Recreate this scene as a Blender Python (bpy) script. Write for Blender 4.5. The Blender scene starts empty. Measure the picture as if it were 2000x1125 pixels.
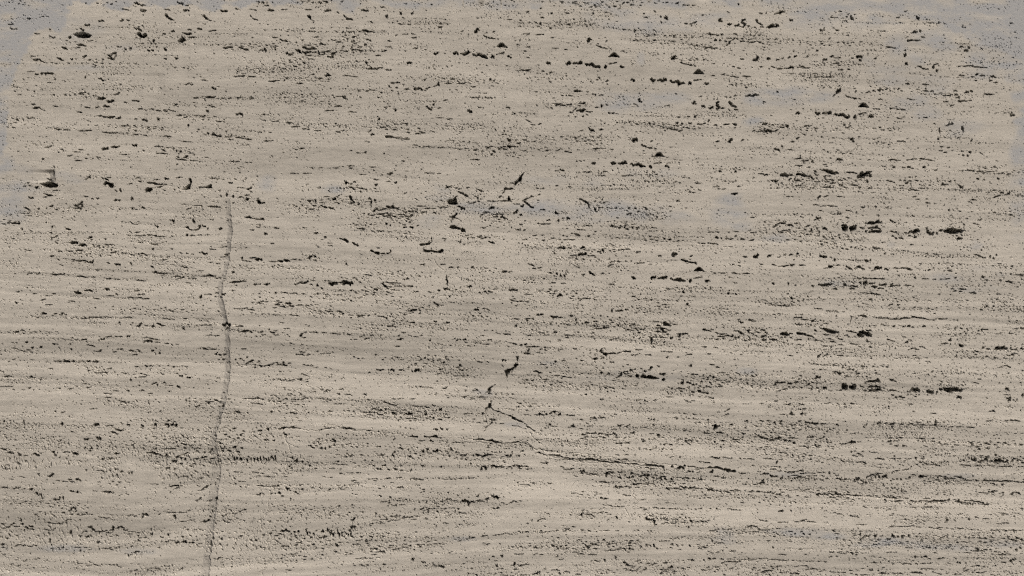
import bpy, math
import numpy as np

# ------------------------------------------------------------------ camera, sky, sun
sc = bpy.context.scene
C = sc.collection
cam_d = bpy.data.cameras.new('camera')
cam = bpy.data.objects.new('camera', cam_d)
C.objects.link(cam)
cam.location = (0.0, -3.0, 0.0)
cam.rotation_euler = (math.radians(90), 0, 0)
cam_d.sensor_width = 36.0
cam_d.lens = 36.0 * 3.0 / 2.0            # two metres of stone across the frame
cam_d.clip_start, cam_d.clip_end = 0.05, 500.0
sc.camera = cam

SUN_EL, SUN_AZ = math.radians(40), math.radians(140)     # up to the right, behind the camera
world = bpy.data.worlds.new('World')
sc.world = world
world.use_nodes = True
nt = world.node_tree
sky = nt.nodes.new('ShaderNodeTexSky')
sky.sky_type = 'NISHITA'
sky.sun_disc = False
sky.sun_elevation = SUN_EL
sky.sun_rotation = SUN_AZ
sky.air_density = 0.45
sky.dust_density = 9.0
sky.ozone_density = 0.0
nt.nodes['Background'].inputs['Strength'].default_value = 0.10
nt.links.new(sky.outputs['Color'], nt.nodes['Background'].inputs['Color'])

sun_d = bpy.data.lights.new('sun', 'SUN')
sun_d.energy = 1.5
sun_d.angle = math.radians(14)
sun_d.color = (1.0, 0.94, 0.87)
sun = bpy.data.objects.new('sun', sun_d)
C.objects.link(sun)
sun.rotation_euler = (math.radians(90) - SUN_EL, 0, math.radians(180) - SUN_AZ)

vs = sc.view_settings
vs.view_transform = 'Standard'
vs.look = 'None'
vs.gamma = 1.0
sc.cycles.filter_width = 1.3
sc.cycles.use_denoising = False            # the stone's grain is finer than a denoiser keeps
vs.exposure = 0.15

# ---------------------------------------------------------------- survey of the stone face
# One entry per quarter-by-quarter field of the face (500 x 281 mm each).  Inside a field
# lengths are in quarter millimetres.  S: pits and slits "x y length height [angle]",
# P: winding fissures "width: x y x y ...", G: outlines of large pits, K: pitted clusters
# "x y w h", C: rows of pores "height: x y x y ...".
FIELDS = {}
def field(i, j, dens, S='', P='', G='', K='', C=''):
    FIELDS[(i, j)] = dict(dens=dens, S=S, P=P, G=G, K=K, C=C)

PITS_A = '''545 295 30 22;1108 274 82 40 12;1420 318 66 36 -22;1465 262 90 16 8;1500 290 62 12 -10;1560 225 40 14;
660 240 1 1;500 375 45 16;635 352 80 14 12;700 318 60 8;640 230 40 16 15;660 440 40 14 -20;855 440 50 14 30;885 420 55 16 -30;
865 458 60 14 5;900 440 40 12 -60;1290 385 24 24;1290 460 26 20 40;1090 232 45 14 35;1060 225 30 14 40;1165 320 30 16 50;
1200 318 20 26 0;1160 395 30 14;1190 395 24 14;1378 455 30 18;1350 245 30 14;1480 232 35 10;1280 265 30 10;
380 573 80 17 -4;285 580 32 12;325 575 20 16;665 605 15 32 20;500 633 32 12 30;790 620 50 14 20;430 620 16 26 20;
470 462 60 14 20;560 462 20 16;700 468 24 12;930 365 40 12;610 370 30 12;980 385 20 14;1020 380 24 14'''
GPIT_A = '570 265 600 258 650 248 690 262 716 276 700 293 640 296 600 292'
PITS_B = '''640 727 64 13 -15;790 772 72 20;775 770 30 20;862 792 62 22;915 732 46 14 -35;1060 788 60 13;980 800 30 12;830 832 56 15;
760 838 34 11;620 877 46 12;430 830 50 8 6;680 840 42 12;1095 850 42 12;1185 853 40 9;1235 864 44 11 6;1340 862 62 13 12;1290 860 30 10;
980 983 62 9;690 945 40 8 20;450 1010 42 12;520 1016 60 7;660 1021 112 13;850 1037 112 12 5;1060 1052 46 11;940 1040 40 8;1310 1067 72 9 7;1130 1058 50 8;
1130 940 50 18 10;1235 935 26 26 30;850 914 100 14;780 905 40 10;900 925 60 10;930 922 30 22;1060 930 30 12'''

field(0, 0, '''11343 42222 22232 03444 24533 21322 33224 25333 34343 43334 44324''',
S=PITS_A + ';' + PITS_B + ''';1660 240 60 12 -8;285 466 62 15;258 440 40 8;330 480 50 8 20;240 560 62 8;390 645 52 8 5;
150 741 36 8 -10;120 712 30 8;120 680 40 7 10;790 165 52 16;950 158 36 16 -10;1000 158 26 12;680 195 44 14;
1080 30 40 16 10;1060 22 26 16;1125 40 30 10;1120 82 52 16;1415 30 40 16 10;1395 22 26 16;1460 42 30 10;1455 82 52 16;1750 85 60 16;
980 75 60 8 10;1310 75 60 8 10;1975 75 60 8 10;1850 70 30 12;225 146 36 13;350 130 62 10;85 190 52 10;110 228 60 10;80 220 20 10;
870 32 24 12;760 25 18 10;670 25 18 10;290 264 46 5;835 92 30 7 30;390 230 16 10;
285 842 62 15;260 815 36 8;330 855 50 8 20;240 922 62 9;135 938 24 18;180 935 16 16;120 958 50 8;105 998 32 11;60 992 16 9;
1640 757 82 14 4;1530 765 40 9;1700 770 30 8;1865 762 40 11;1960 770 60 9;1650 830 60 10 15;1530 805 30 12 20;1870 893 60 18;1890 905 26 14 40;1720 949 62 8;
1580 908 52 12 10;1530 905 40 10;1450 915 40 8;1400 903 50 8;1470 980 18 22;1690 1058 80 18 8;1625 1050 30 14 45;1780 1070 60 12;1900 1082 130 12 8;1800 1090 50 9;1450 1106 122 8 5;
1620 870 24 20;1465 655 70 10 -15;1495 660 26 12;1590 625 40 10;1670 690 40 16 20;1780 372 80 14;1900 380 80 14 15;1870 595 90 11 -8;1960 600 70 10''',
G=GPIT_A,
P='15:1298 122 1316 144;10:1316 144 1355 158;15:1592 122 1610 144;10:1610 144 1648 158;15:1957 122 1975 144;9:1975 144 2010 158;6:395 285 415 300 430 290',
K='870 430 110 80;670 750 140 90;380 750 110 60;1880 380 240 110;1900 600 220 90;1680 1055 160 50;1620 880 120 70;90 200 120 80;1080 25 130 50;1410 25 130 50;1560 480 160 60;1800 1000 260 60',
C='10:560 190 700 207 1020 208 1080 212;10:380 490 600 500 800 495;8:320 700 700 698 1000 700;10:700 845 1000 855 1370 868;10:620 897 800 910 950 925;9:460 965 800 985 1340 995;10:370 1000 700 1020 1000 1045 1340 1070;9:1380 900 1600 910 1850 925;9:1440 765 1700 768 1990 772;12:1600 1045 1800 1060 1960 1090;9:920 440 1250 430 1500 450')

M1 = '''-195 -115 42 26 -25;-205 -105 26 20 0;-120 -65 60 12 20;-70 -52 40 13 12;-32 -48 26 14 30;-62 -105 26 12 -40;
-360 65 46 24;-290 66 72 20 -8;-265 60 30 22;-210 78 42 18 15;-150 86 86 24 12;-175 76 40 20;-70 92 26 26;-12 66 72 11 -8;60 92 38 18 10;-515 66 36 20 8;
-280 20 1 1;-160 30 1 1;-180 35 1 1'''
M1G = '-45 16 -28 0 -12 -16 8 -17 26 2 42 18 0 15'
M2 = '0 0 36 22 -55;6 10 30 12 5;75 32 34 18 15;135 40 42 17 -18;225 45 30 12;275 58 26 14 40;330 56 36 12;-420 -13 40 20 45;-460 13 26 14 40;-210 25 46 8 -15'
M2P = '14:198 -5 178 2 176 20 200 36 182 55;13:284 0 300 24 330 36'
MOTIFS1 = [(980,88),(1200,107),(1365,140),(1288,302),(1687,205),(1366,526)]   # mm on the face
MOTIFS2 = [(1406,39),(1355,200)]

field(1, 0, '''44233 21332 23334 34233 45323 54343 45242 44433 45343 32444 24215''',
S='''55 20 30 20 20;20 15 20 12;80 42 40 12;115 82 54 16;220 75 50 12;500 20 30 20 20;550 15 24 14;560 82 56 16;410 76 56 8;640 98 26 12 45;850 82 60 14;
990 55 40 10;1020 125 18 28;1130 105 20 22;1220 104 22 18;1150 140 30 12 30;1280 170 24 12 -40;900 172 36 14 20;1140 188 60 7;1440 212 40 14 -15;1440 185 30 10;1610 245 30 10 -20;1730 142 26 8;1980 152 40 8;
440 220 44 8;440 245 60 8;725 220 46 8;740 248 60 8;860 240 70 16 5;900 250 60 8 5;700 275 20 10;1160 266 60 9 -3;1100 274 36 12 -25;1235 294 40 10 -10;1225 264 30 10;
880 313 46 12 15;855 350 24 16;470 290 40 10 -15;765 288 40 10 -10;1040 320 40 8 15;
215 316 70 14 10;145 292 36 10;415 378 116 15 4;405 352 60 8;333 400 60 20 38;385 408 60 16 15;440 408 70 12;545 402 90 13 -8;490 410 14 30;610 412 50 14 -15;410 432 60 9;580 442 50 12;520 425 70 10;270 428 40 14;240 415 30 20 -45;460 350 30 8;600 315 50 9 15;645 328 40 10;520 345 50 14 10;
70 390 24 26;150 385 20 16;140 360 60 9;30 395 20 10;1255 378 62 9;1035 366 50 9;1325 388 30 8;760 386 60 10 8;810 392 60 12 15;700 400 40 9;1000 398 46 10 -20;950 433 52 9;860 488 20 16;1195 490 38 20 8;
1035 546 50 10;910 540 80 14 4;970 530 50 7;900 532 16 20;740 595 120 8 5;560 590 56 16;500 615 40 12;140 632 90 10 -5;340 652 60 10;220 630 30 10 -40;430 585 50 8 -10;560 575 40 10 40;
1090 647 76 13;1040 675 30 18 40;1265 696 72 24 0;1175 698 50 9;1340 690 50 9 -20;1310 706 40 7;1425 662 20 24;1610 652 90 8 -4;1500 652 60 8;1400 672 40 9 -20;1700 678 40 10;
1830 625 22 30 20;1860 628 30 10 -30;1820 765 60 10 5;1720 762 70 8;1790 728 30 8;1750 840 40 10;1480 784 40 9 -20;1010 842 32 13 25;1350 846 56 16 30;1430 845 32 13 -20;1385 815 16 14;1270 853 20 10;1090 862 16 20;1670 872 44 22 8;690 765 60 14 25;
640 830 60 12;580 865 90 10 -5;750 875 70 10;60 940 40 10;150 948 60 8;260 960 50 8;390 1008 60 9;310 990 70 7;480 1020 60 9;680 1020 30 10 -20;640 1030 36 9;910 1052 34 14 -15;890 1022 40 8 -35;1090 1075 200 1;
990 995 50 12;1085 1015 40 10;1290 1038 60 12 -8;1260 1046 50 12;1380 1028 36 12 20;1190 1036 40 9;1510 930 50 9;1440 920 50 8;960 930 20 26 20;1160 965 50 10;1980 1095 30 18;95 1100 90 8 -5;220 1085 16 10;870 1108 44 6;1970 840 36 12''',
P='15:402 122 420 144;9:420 144 458 158;15:692 122 710 144;9:710 144 748 158;10:1010 1068 1080 1068 1120 1080 1195 1086',
K='510 430 320 110;90 370 160 90;250 560 420 160;560 620 240 90;1420 515 160 50;1220 590 160 60;1230 690 200 60;330 840 420 120;500 790 300 100;1380 960 480 90;1750 975 180 60;1730 1070 280 100;990 1000 200 60;620 1030 200 70;1560 655 300 50;1750 205 160 70;900 60 500 50;1700 110 480 50;60 30 120 60;520 30 120 60',
C='9:230 245 450 246 760 250 1060 250;9:660 400 820 392 1000 400;10:240 960 480 1000 700 1025 900 1030;10:1040 180 1200 190 1500 185;10:700 530 900 535 1000 530;12:950 990 1150 1020 1400 1030;8:1640 760 1860 765')

field(2, 0, '''44331 35333 23344 33343 23232 44122 33233 34322 34344 13552 64333''',
S='''870 24 36 14 -30;940 38 44 8;1000 42 24 10;1290 24 36 14 -30;1360 40 60 8;1415 42 26 10;1210 20 24 10;1045 136 34 10;1115 90 26 14 40;960 240 20 18;1160 132 20 16 40;
1425 176 46 10 -20;1390 190 24 10 -45;1360 184 24 10;1945 104 30 10;1985 100 20 10 -45;1770 32 12 14;1690 95 30 10 25;120 92 24 10;225 66 20 8;310 104 18 14;375 172 22 10 -40;235 138 34 10;430 102 36 10;
210 270 80 9 -5;110 266 60 8;320 294 40 10 -8;345 378 70 8;125 366 36 10;50 350 30 10;100 400 30 10;420 386 30 8;120 450 50 8;125 546 40 11;80 548 50 8;680 606 24 15;745 632 14 16 0;300 640 22 9;
510 710 56 17 8;590 716 20 12;640 736 34 9;700 742 30 9;450 748 60 8;360 814 60 13 2;310 845 32 16 40;540 862 72 24 2;600 872 60 9 0;460 878 40 9;700 830 14 26;550 806 46 14 -10;400 824 40 10;490 855 40 8 -45;660 838 30 10;760 882 20 12;790 884 26 12;
130 945 60 10 25;165 974 34 10;215 968 34 10 -20;620 1012 60 16 30;700 1012 34 12 -15;540 1020 26 10;960 1088 46 18 -20;970 1096 26 20;1090 1104 24 12 -30;1705 1096 44 26 -35;1800 1096 36 14 -40;1605 1106 34 12;
1910 458 46 28 -40;1890 468 26 20 -40;1800 462 40 12 5;1730 520 24 10;1770 532 36 9 15;1945 522 26 10;1665 586 60 8 5;1740 600 70 11 6;1830 598 70 11;1570 592 36 9;1730 664 46 9 10;1830 682 20 10;
1590 315 26 16;1626 316 16 14;1670 322 24 12;1700 326 30 14 -20;1735 304 36 14 -50;1560 268 90 10 8;1605 275 26 12;1640 268 20 14;1745 266 30 10;1940 330 30 18 20;1880 328 60 11 -5;1800 325 40 10;1960 340 30 12 40;1530 370 90 11 10;1590 376 40 10;1690 345 40 10 -30;
1850 748 60 14 -10;1900 744 60 18 -5;1970 796 28 14 20;1290 960 26 14;1330 964 16 14;1390 962 28 14;1460 970 30 12;1535 944 34 14 -50;1500 964 40 11 -20;1590 978 30 12;1740 970 36 16 15;1680 972 60 10 -5;1300 915 30 12;1430 910 18 14;1380 912 24 10;1250 1010 90 12 8;1310 1022 50 10;1700 762 30 8;1740 750 30 10 -15;
1975 970 50 14 -20;1985 1020 40 22;1890 1022 30 9 -20;1940 1026 40 10''',
G='', K='300 590 220 60;150 550 200 80;880 45 260 50;1330 45 260 50;1050 290 200 80;1560 370 200 40;1350 1010 260 40;520 690 140 60;530 860 170 60;560 980 180 90;240 1080 480 80;1900 260 220 80;1680 320 200 60;1960 1000 120 80;150 720 140 50',
C='10:0 180 400 188 800 220 950 240;10:950 235 1300 255 1560 270;9:940 320 1200 315 1500 365;9:1600 270 1990 280;9:740 885 1100 910 1500 915;9:820 960 1100 970 1300 1015;9:80 715 300 720 700 742;10:100 820 350 815 700 830 750 815;8:0 880 200 890')

field(3, 0, '''20101 33212 35422 34442 24233 34222 31442 41253 13421 44421 43351''',
S='''100 98 60 18 -12;70 104 50 8 -20;180 156 30 16 15;35 205 70 26 -5;72 196 26 22;8 215 40 14;655 140 42 20 45;617 170 26 14 40;565 88 30 8;615 130 14 12;500 136 26 10;1168 140 42 20 45;1130 170 26 14 40;1075 88 24 8;1015 136 26 10;
1530 212 36 12 5;1900 180 26 10;415 236 22 20;540 236 40 11;620 278 26 12;480 302 24 12 -40;950 370 50 10;985 375 30 8;1150 250 40 18;1190 240 18 22;1125 256 24 11;1140 315 100 13 -3;1100 318 30 16;1210 290 30 9;
165 448 30 18 -20;215 440 34 18 -30;115 455 26 14 -40;75 468 30 9 -15;40 524 40 9 20;100 536 70 11;182 528 40 16;150 532 40 11;255 524 60 12 -4;300 530 46 9 8;385 395 24 11;310 440 30 14 -40;5 460 30 20;
712 443 48 26 -18;720 470 20 14;840 456 30 14 -35;660 455 18 10;445 466 36 14 -15;500 440 26 14;540 452 60 7;570 545 60 8;630 542 22 12;480 602 70 9;400 600 60 9;365 575 40 9;540 496 56 8;
1070 428 22 30;1082 500 22 22;1205 530 60 14 22;1240 540 30 12;1292 524 22 46 25;1315 502 34 9 -15;1180 518 34 9;1320 550 18 18;1515 366 36 13 5;1570 370 20 16;1540 396 18 18;1556 398 14 16;1670 382 36 7 40;
1560 514 90 10 -2;1650 524 130 10 5;1500 518 40 7 -10;1632 580 24 16;1670 590 36 12 -15;1760 600 50 14 15;1620 630 30 9;1740 630 26 10;1780 644 36 9;1510 590 40 10;1600 600 26 10;
1090 656 30 14;1230 660 60 9;1280 712 30 12;1230 710 50 12;1465 710 32 12;1400 745 60 12 2;1550 722 40 16;1590 712 22 16;1385 794 46 10 -3;1540 790 110 12 -4;1500 790 34 14;1440 824 40 10 -15;1740 738 60 12;1700 735 34 10;870 702 32 18 -15;925 696 36 16 -30;825 708 24 14 -35;780 720 40 9 -20;1020 695 30 14 -30;1110 776 70 9 8;880 776 40 8 -10;
545 720 40 14 -30;518 745 24 12 -35;1910 898 40 16 8;1885 884 30 10 25;1230 918 36 10 10;980 845 60 9 -5;1040 856 80 11 8;1025 924 50 10 8;860 852 30 10;805 908 38 18 10;1520 1005 24 40 5;1410 975 80 10 -15;1440 965 14 24;1340 1020 14 36;1590 1098 30 16 -40;1480 1080 30 12 -40;1330 1084 18 12;
660 1095 40 22 35;625 996 30 16 -20;1040 1104 70 10 4;10 1025 50 20;30 975 60 10;150 985 24 24;110 995 40 12;310 984 70 12 -8;60 1020 50 9 -20;230 1078 30 12;190 1108 46 9 -10;75 718 16 14''',
K='620 140 140 100;1130 140 140 100;1840 50 200 60;1640 30 120 60;700 330 480 60;480 460 200 80;1150 280 140 80;1540 385 110 70;1700 610 180 90;1470 740 260 90;1230 700 160 60;180 540 100 50;1450 1000 220 80;1560 1080 200 70;1000 1010 180 60;140 1000 280 80;1740 735 160 50;1900 400 260 160;100 690 160 60;240 800 240 60;1330 380 160 60;1250 570 140 40;1880 880 120 60',
C='9:400 275 700 275 980 300;9:400 320 700 325 960 365;8:320 600 520 602 700 602;7:680 178 980 180 1400 182;8:800 240 940 262')

field(0, 1, '''44442 21123 11343 43344 44444 23333 32233 44332 34432 44443 33344''',
S='''820 36 56 22;900 22 76 14;1050 12 40 20 20;960 82 66 11 5;1120 50 18 14;480 42 36 10;630 44 42 10;545 92 50 10 -15;600 62 60 7;370 26 50 10;335 116 22 16;610 130 60 8;770 104 36 10 15;1260 74 100 10 2;1420 122 90 10 5;1450 100 40 14 -40;1510 130 60 8;1480 72 70 7;1410 60 22 24 30;1600 105 50 8;1830 136 100 8;1940 146 50 9;1890 178 30 6;1920 8 56 8;1280 50 40 14 30;1230 20 60 9;
680 268 50 10 -35;700 260 20 24 30;800 265 30 12 40;850 262 36 8;1300 274 36 12;1180 304 70 14 8;1220 310 30 10;1270 318 70 9 -5;1210 340 60 8 -10;1080 265 34 9;1400 262 60 9 -10;1660 268 40 10;1800 302 36 14;1900 290 20 14 40;1880 342 60 8;1945 350 46 14 -10;1820 412 22 20;1770 395 20 24;1725 405 14 18;1930 430 30 22;1875 416 30 12 -15;1930 400 40 10;
1470 508 46 12 -25;1680 490 90 11 2;1640 488 40 11;1940 574 70 14 8;1990 585 40 10 8;1350 600 22 28;1510 605 24 28;1440 470 60 7;1540 480 60 6;1650 590 30 10;1590 640 36 14 15;1225 645 26 16;1620 662 14 20;1720 662 36 22 -40;1505 595 16 20;1970 672 40 12 -8;
1190 712 70 12 4;1225 722 50 7;1455 712 20 18;1500 716 40 10;1345 720 24 8;1270 722 40 7;1090 768 36 9;1200 786 66 10 8;1340 820 20 12;1595 855 50 20 8;1410 850 26 12;1460 856 24 12;1500 862 20 10;1560 850 24 10;1190 825 20 20 40;1650 822 70 7 0;1740 804 60 8 -10;1770 862 50 12 -15;1275 905 52 9;1930 915 90 10 12;1890 890 16 20;1980 890 60 10;1750 880 70 8 -10;
1440 965 70 9 8;1560 992 60 8;1240 1012 90 14 12;1210 1002 30 16;1300 1010 60 8;1380 1036 70 10;1420 1040 50 12;1640 1030 100 14 -4;1600 1036 50 10;1700 1048 50 10;1500 1050 70 8;1110 1068 50 9 6;1820 1000 30 14;1840 1078 100 14 -10;1900 1072 60 12;1990 1098 30 16;1470 1086 46 6;1185 960 26 16;1700 935 40 8;1640 925 50 7;820 742 18 14;1020 690 36 9 30;1070 690 60 9;1080 718 80 8;1165 708 40 10''',
G='1422 358 1440 345 1462 325 1480 310 1474 275 1486 265 1500 295 1492 315 1482 350 1450 356|1580 338 1610 332 1628 322 1650 314 1656 345 1616 344',
P='15:1012 600 1030 618;9:1030 618 1072 628;15:1448 645 1470 655 1490 668;16:1520 672 1545 660 1560 640;9:1486 668 1520 674;5:420 175 418 220 428 285;5:1560 338 1580 338',
K='610 475 110 80;380 1030 1 1;900 40 160 70;760 264 200 40;1200 290 260 60;1500 600 110 90;1940 420 150 90;1320 1030 260 50;200 310 200 80;1450 80 180 80;1660 270 120 60;1580 440 120 50;500 760 300 80;150 760 200 70;1560 560 300 60;1840 820 120 50;1930 960 140 90;1870 1080 260 60;600 480 300 60;200 740 200 60;120 940 200 50',
C='10:120 535 300 540 540 535;9:100 700 500 695 1000 688;10:500 845 800 853 1200 865;9:400 895 650 905 780 925;9:500 965 900 990 1340 1015;10:170 1000 500 1022 800 1045 1140 1070;9:1000 715 1300 720 1650 712;9:1390 470 1600 480 1720 490;8:1200 870 1400 882 1500 880;9:1180 930 1400 950 1520 970')

field(1, 1, '''21234 21223 21333 13333 35433 35545 22433 23234 22234 32444 54445''',
S='''355 36 46 10 -10;310 42 40 7;820 70 80 7;855 62 30 9 -15;740 52 24 8;125 98 26 10 40;405 126 26 10 40;1240 10 40 8;1330 18 50 9;1440 28 40 8;1380 24 40 7;1150 132 24 10;1000 75 12 10;1150 1 1 1;1715 122 80 10 -3;1835 18 40 9;1980 18 40 18;1930 22 50 12;
740 188 26 12;910 180 56 9;515 186 50 8;625 188 24 7;745 172 50 6;400 230 70 9;300 230 70 6;1045 232 50 14 -8;1085 206 24 10 40;830 240 60 8;1380 228 130 8 3;1700 1 1 1;
935 278 52 9 6;1040 295 50 9 3;1090 300 26 14;938 318 24 18;770 296 24 14 15;700 300 20 30;720 305 30 12 40;750 345 56 14 30;820 348 40 11;685 350 18 12 -45;925 348 26 8;1165 385 34 12 -20;500 340 18 16 40;570 368 20 10;
420 442 46 13;465 445 14 30;640 408 36 11 -25;610 432 34 22 -10;510 460 40 11;455 482 36 12;430 512 44 11;530 490 60 14 12;590 505 60 14 20;550 412 46 9 -8;390 542 20 9;745 460 20 14;800 470 24 14;888 428 28 16;900 460 14 36;930 440 20 20;
930 515 50 14 -35;990 510 90 12 -12;1050 495 70 26 14;1090 502 60 12 15;985 545 90 12 -8;900 556 50 9;1020 562 70 14 2;1080 566 50 12 20;950 574 30 10;1140 552 60 12;1180 565 90 10;1220 556 40 12;1290 487 80 9 3;1300 530 46 10;1350 502 40 9;1395 538 24 12;1380 504 50 8;1250 530 20 9;1470 495 60 9 5;1440 525 20 9;1200 528 28 12;1160 530 14 10;1320 505 40 8;1440 500 30 7;
1590 350 30 12;1500 338 46 14 -20;1520 335 26 12 30;1650 342 24 12 -30;1745 360 56 11 18;1600 380 50 14 8;1632 398 52 14 30;1720 412 30 10 10;1732 425 14 18;1690 462 60 7 -18;1655 455 30 9;1735 448 26 12;1840 445 60 9 2;1600 495 60 14 15;1616 505 34 24;1978 430 28 30;1845 496 44 16;1825 508 24 8;1780 545 60 14 -30;1810 535 40 9 10;1860 550 50 9;1930 576 46 20 18;1955 582 40 10 35;1890 545 40 9;1920 550 36 8;1870 570 40 10;1900 590 30 8;
1200 612 30 14 -20;1160 650 40 11 -10;1215 650 30 16;1260 638 36 11 -20;1155 630 30 10;1020 625 20 14;1050 635 16 12;820 662 66 10 6;915 684 36 12 15;962 680 40 13 10;990 682 20 8;660 650 1 1;465 696 40 14 -8;75 704 30 20;160 658 42 9;380 655 36 9;20 632 40 9;15 650 30 9;540 730 26 22 -50;520 746 30 9;580 775 40 7;580 796 36 7;470 792 32 9;490 805 24 8;125 777 34 8;775 784 56 20 18;955 812 22 9;
1840 768 54 14 12;1740 730 26 18 30;1590 765 34 18 30;1660 775 30 12 -30;1630 785 26 10 -40;1780 735 60 10 -20;1750 840 1 1;1770 655 40 10;1650 715 34 9;1700 600 1 1;1470 740 30 12;1890 760 1 1;
80 460 1 1;240 912 56 20;190 915 46 16;420 885 40 20 -20;460 880 20 18;460 908 30 10 -20;345 908 30 10;300 902 40 9;130 920 70 10;20 905 60 22 0;40 900 30 16 30;410 898 30 10;705 940 20 16;
875 1025 72 12 12;680 1045 40 8;770 1048 40 9;1180 1052 24 16;1300 942 40 12;1460 940 46 9;1525 965 36 12;1580 962 20 12;1690 962 22 14;1240 1 1 1;
590 1090 60 30 -10;650 1082 60 12;710 1088 90 30 -2;740 1092 40 26;560 1070 60 8;620 1095 40 12;700 1075 60 16;480 1106 20 20;350 1088 60 14;310 1098 24 14;390 1082 40 16 -30;80 1096 60 14;20 1095 40 10;430 1100 30 12;1070 1084 130 12 4;1000 1106 56 18 30;1110 1112 60 10;1190 1112 80 12 -4;1040 1116 40 12;850 1120 20 10;1160 1060 20 10;1670 1115 36 16;1940 995 40 18;1980 1000 40 10;1780 970 60 8 8''',
G='1490 445 1505 435 1540 428 1562 410 1568 440 1577 473 1540 474 1502 473|0 440 20 432 36 452 30 470 12 468|1508 655 1520 638 1550 634 1575 650 1595 655 1595 670 1560 664 1530 665|1598 668 1615 655 1632 665 1638 686 1602 688',
P='22:906 834 930 846 955 854;6:955 854 1010 860;14:1030 854 1052 838;20:1320 832 1345 834 1370 832;14:1370 832 1400 845 1432 848;18:1432 848 1452 838;7:1372 836 1372 812;12:1285 792 1320 788 1352 782;6:1352 782 1372 760 1372 730;8:655 738 690 748;16:690 750 712 766;12:2 584 30 588;18:48 586 58 588;10:30 588 50 588;14:735 410 745 440 765 455;10:720 465 760 458;12:1945 354 1985 352 2000 350;10:1925 385 1945 356;10:1900 418 1918 404;20:1552 530 1562 545 1545 570;12:1545 570 1518 612;9:1520 568 1575 580;12:1490 1030 1490 1060 1496 1098;9:34 450 45 462 70 460;h6:1400 910 1420 955 1460 980;h5:1480 975 1475 1010;7:1820 446 1900 446 2000 446',
K='480 480 260 120;780 460 120 90;1050 540 260 110;1000 1 1 1;1860 560 220 80;1170 570 160 60;200 1095 300 50;400 900 140 60;650 1085 240 60;1080 1100 280 60;1640 940 280 70;1750 1070 420 90;1900 20 200 60;1780 50 240 60;350 690 140 70;820 610 120 40;750 330 160 80;1100 250 200 60;1720 760 240 90;350 20 200 60;320 100 200 60',
C='8:0 240 200 235 430 230;9:380 185 560 186 740 178;9:100 920 250 912 350 908;8:700 675 1000 682 1300 686;8:1500 690 1800 690 2000 682;8:1200 480 1380 490 1520 490;10:1250 25 1450 30 1620 40')

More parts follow.
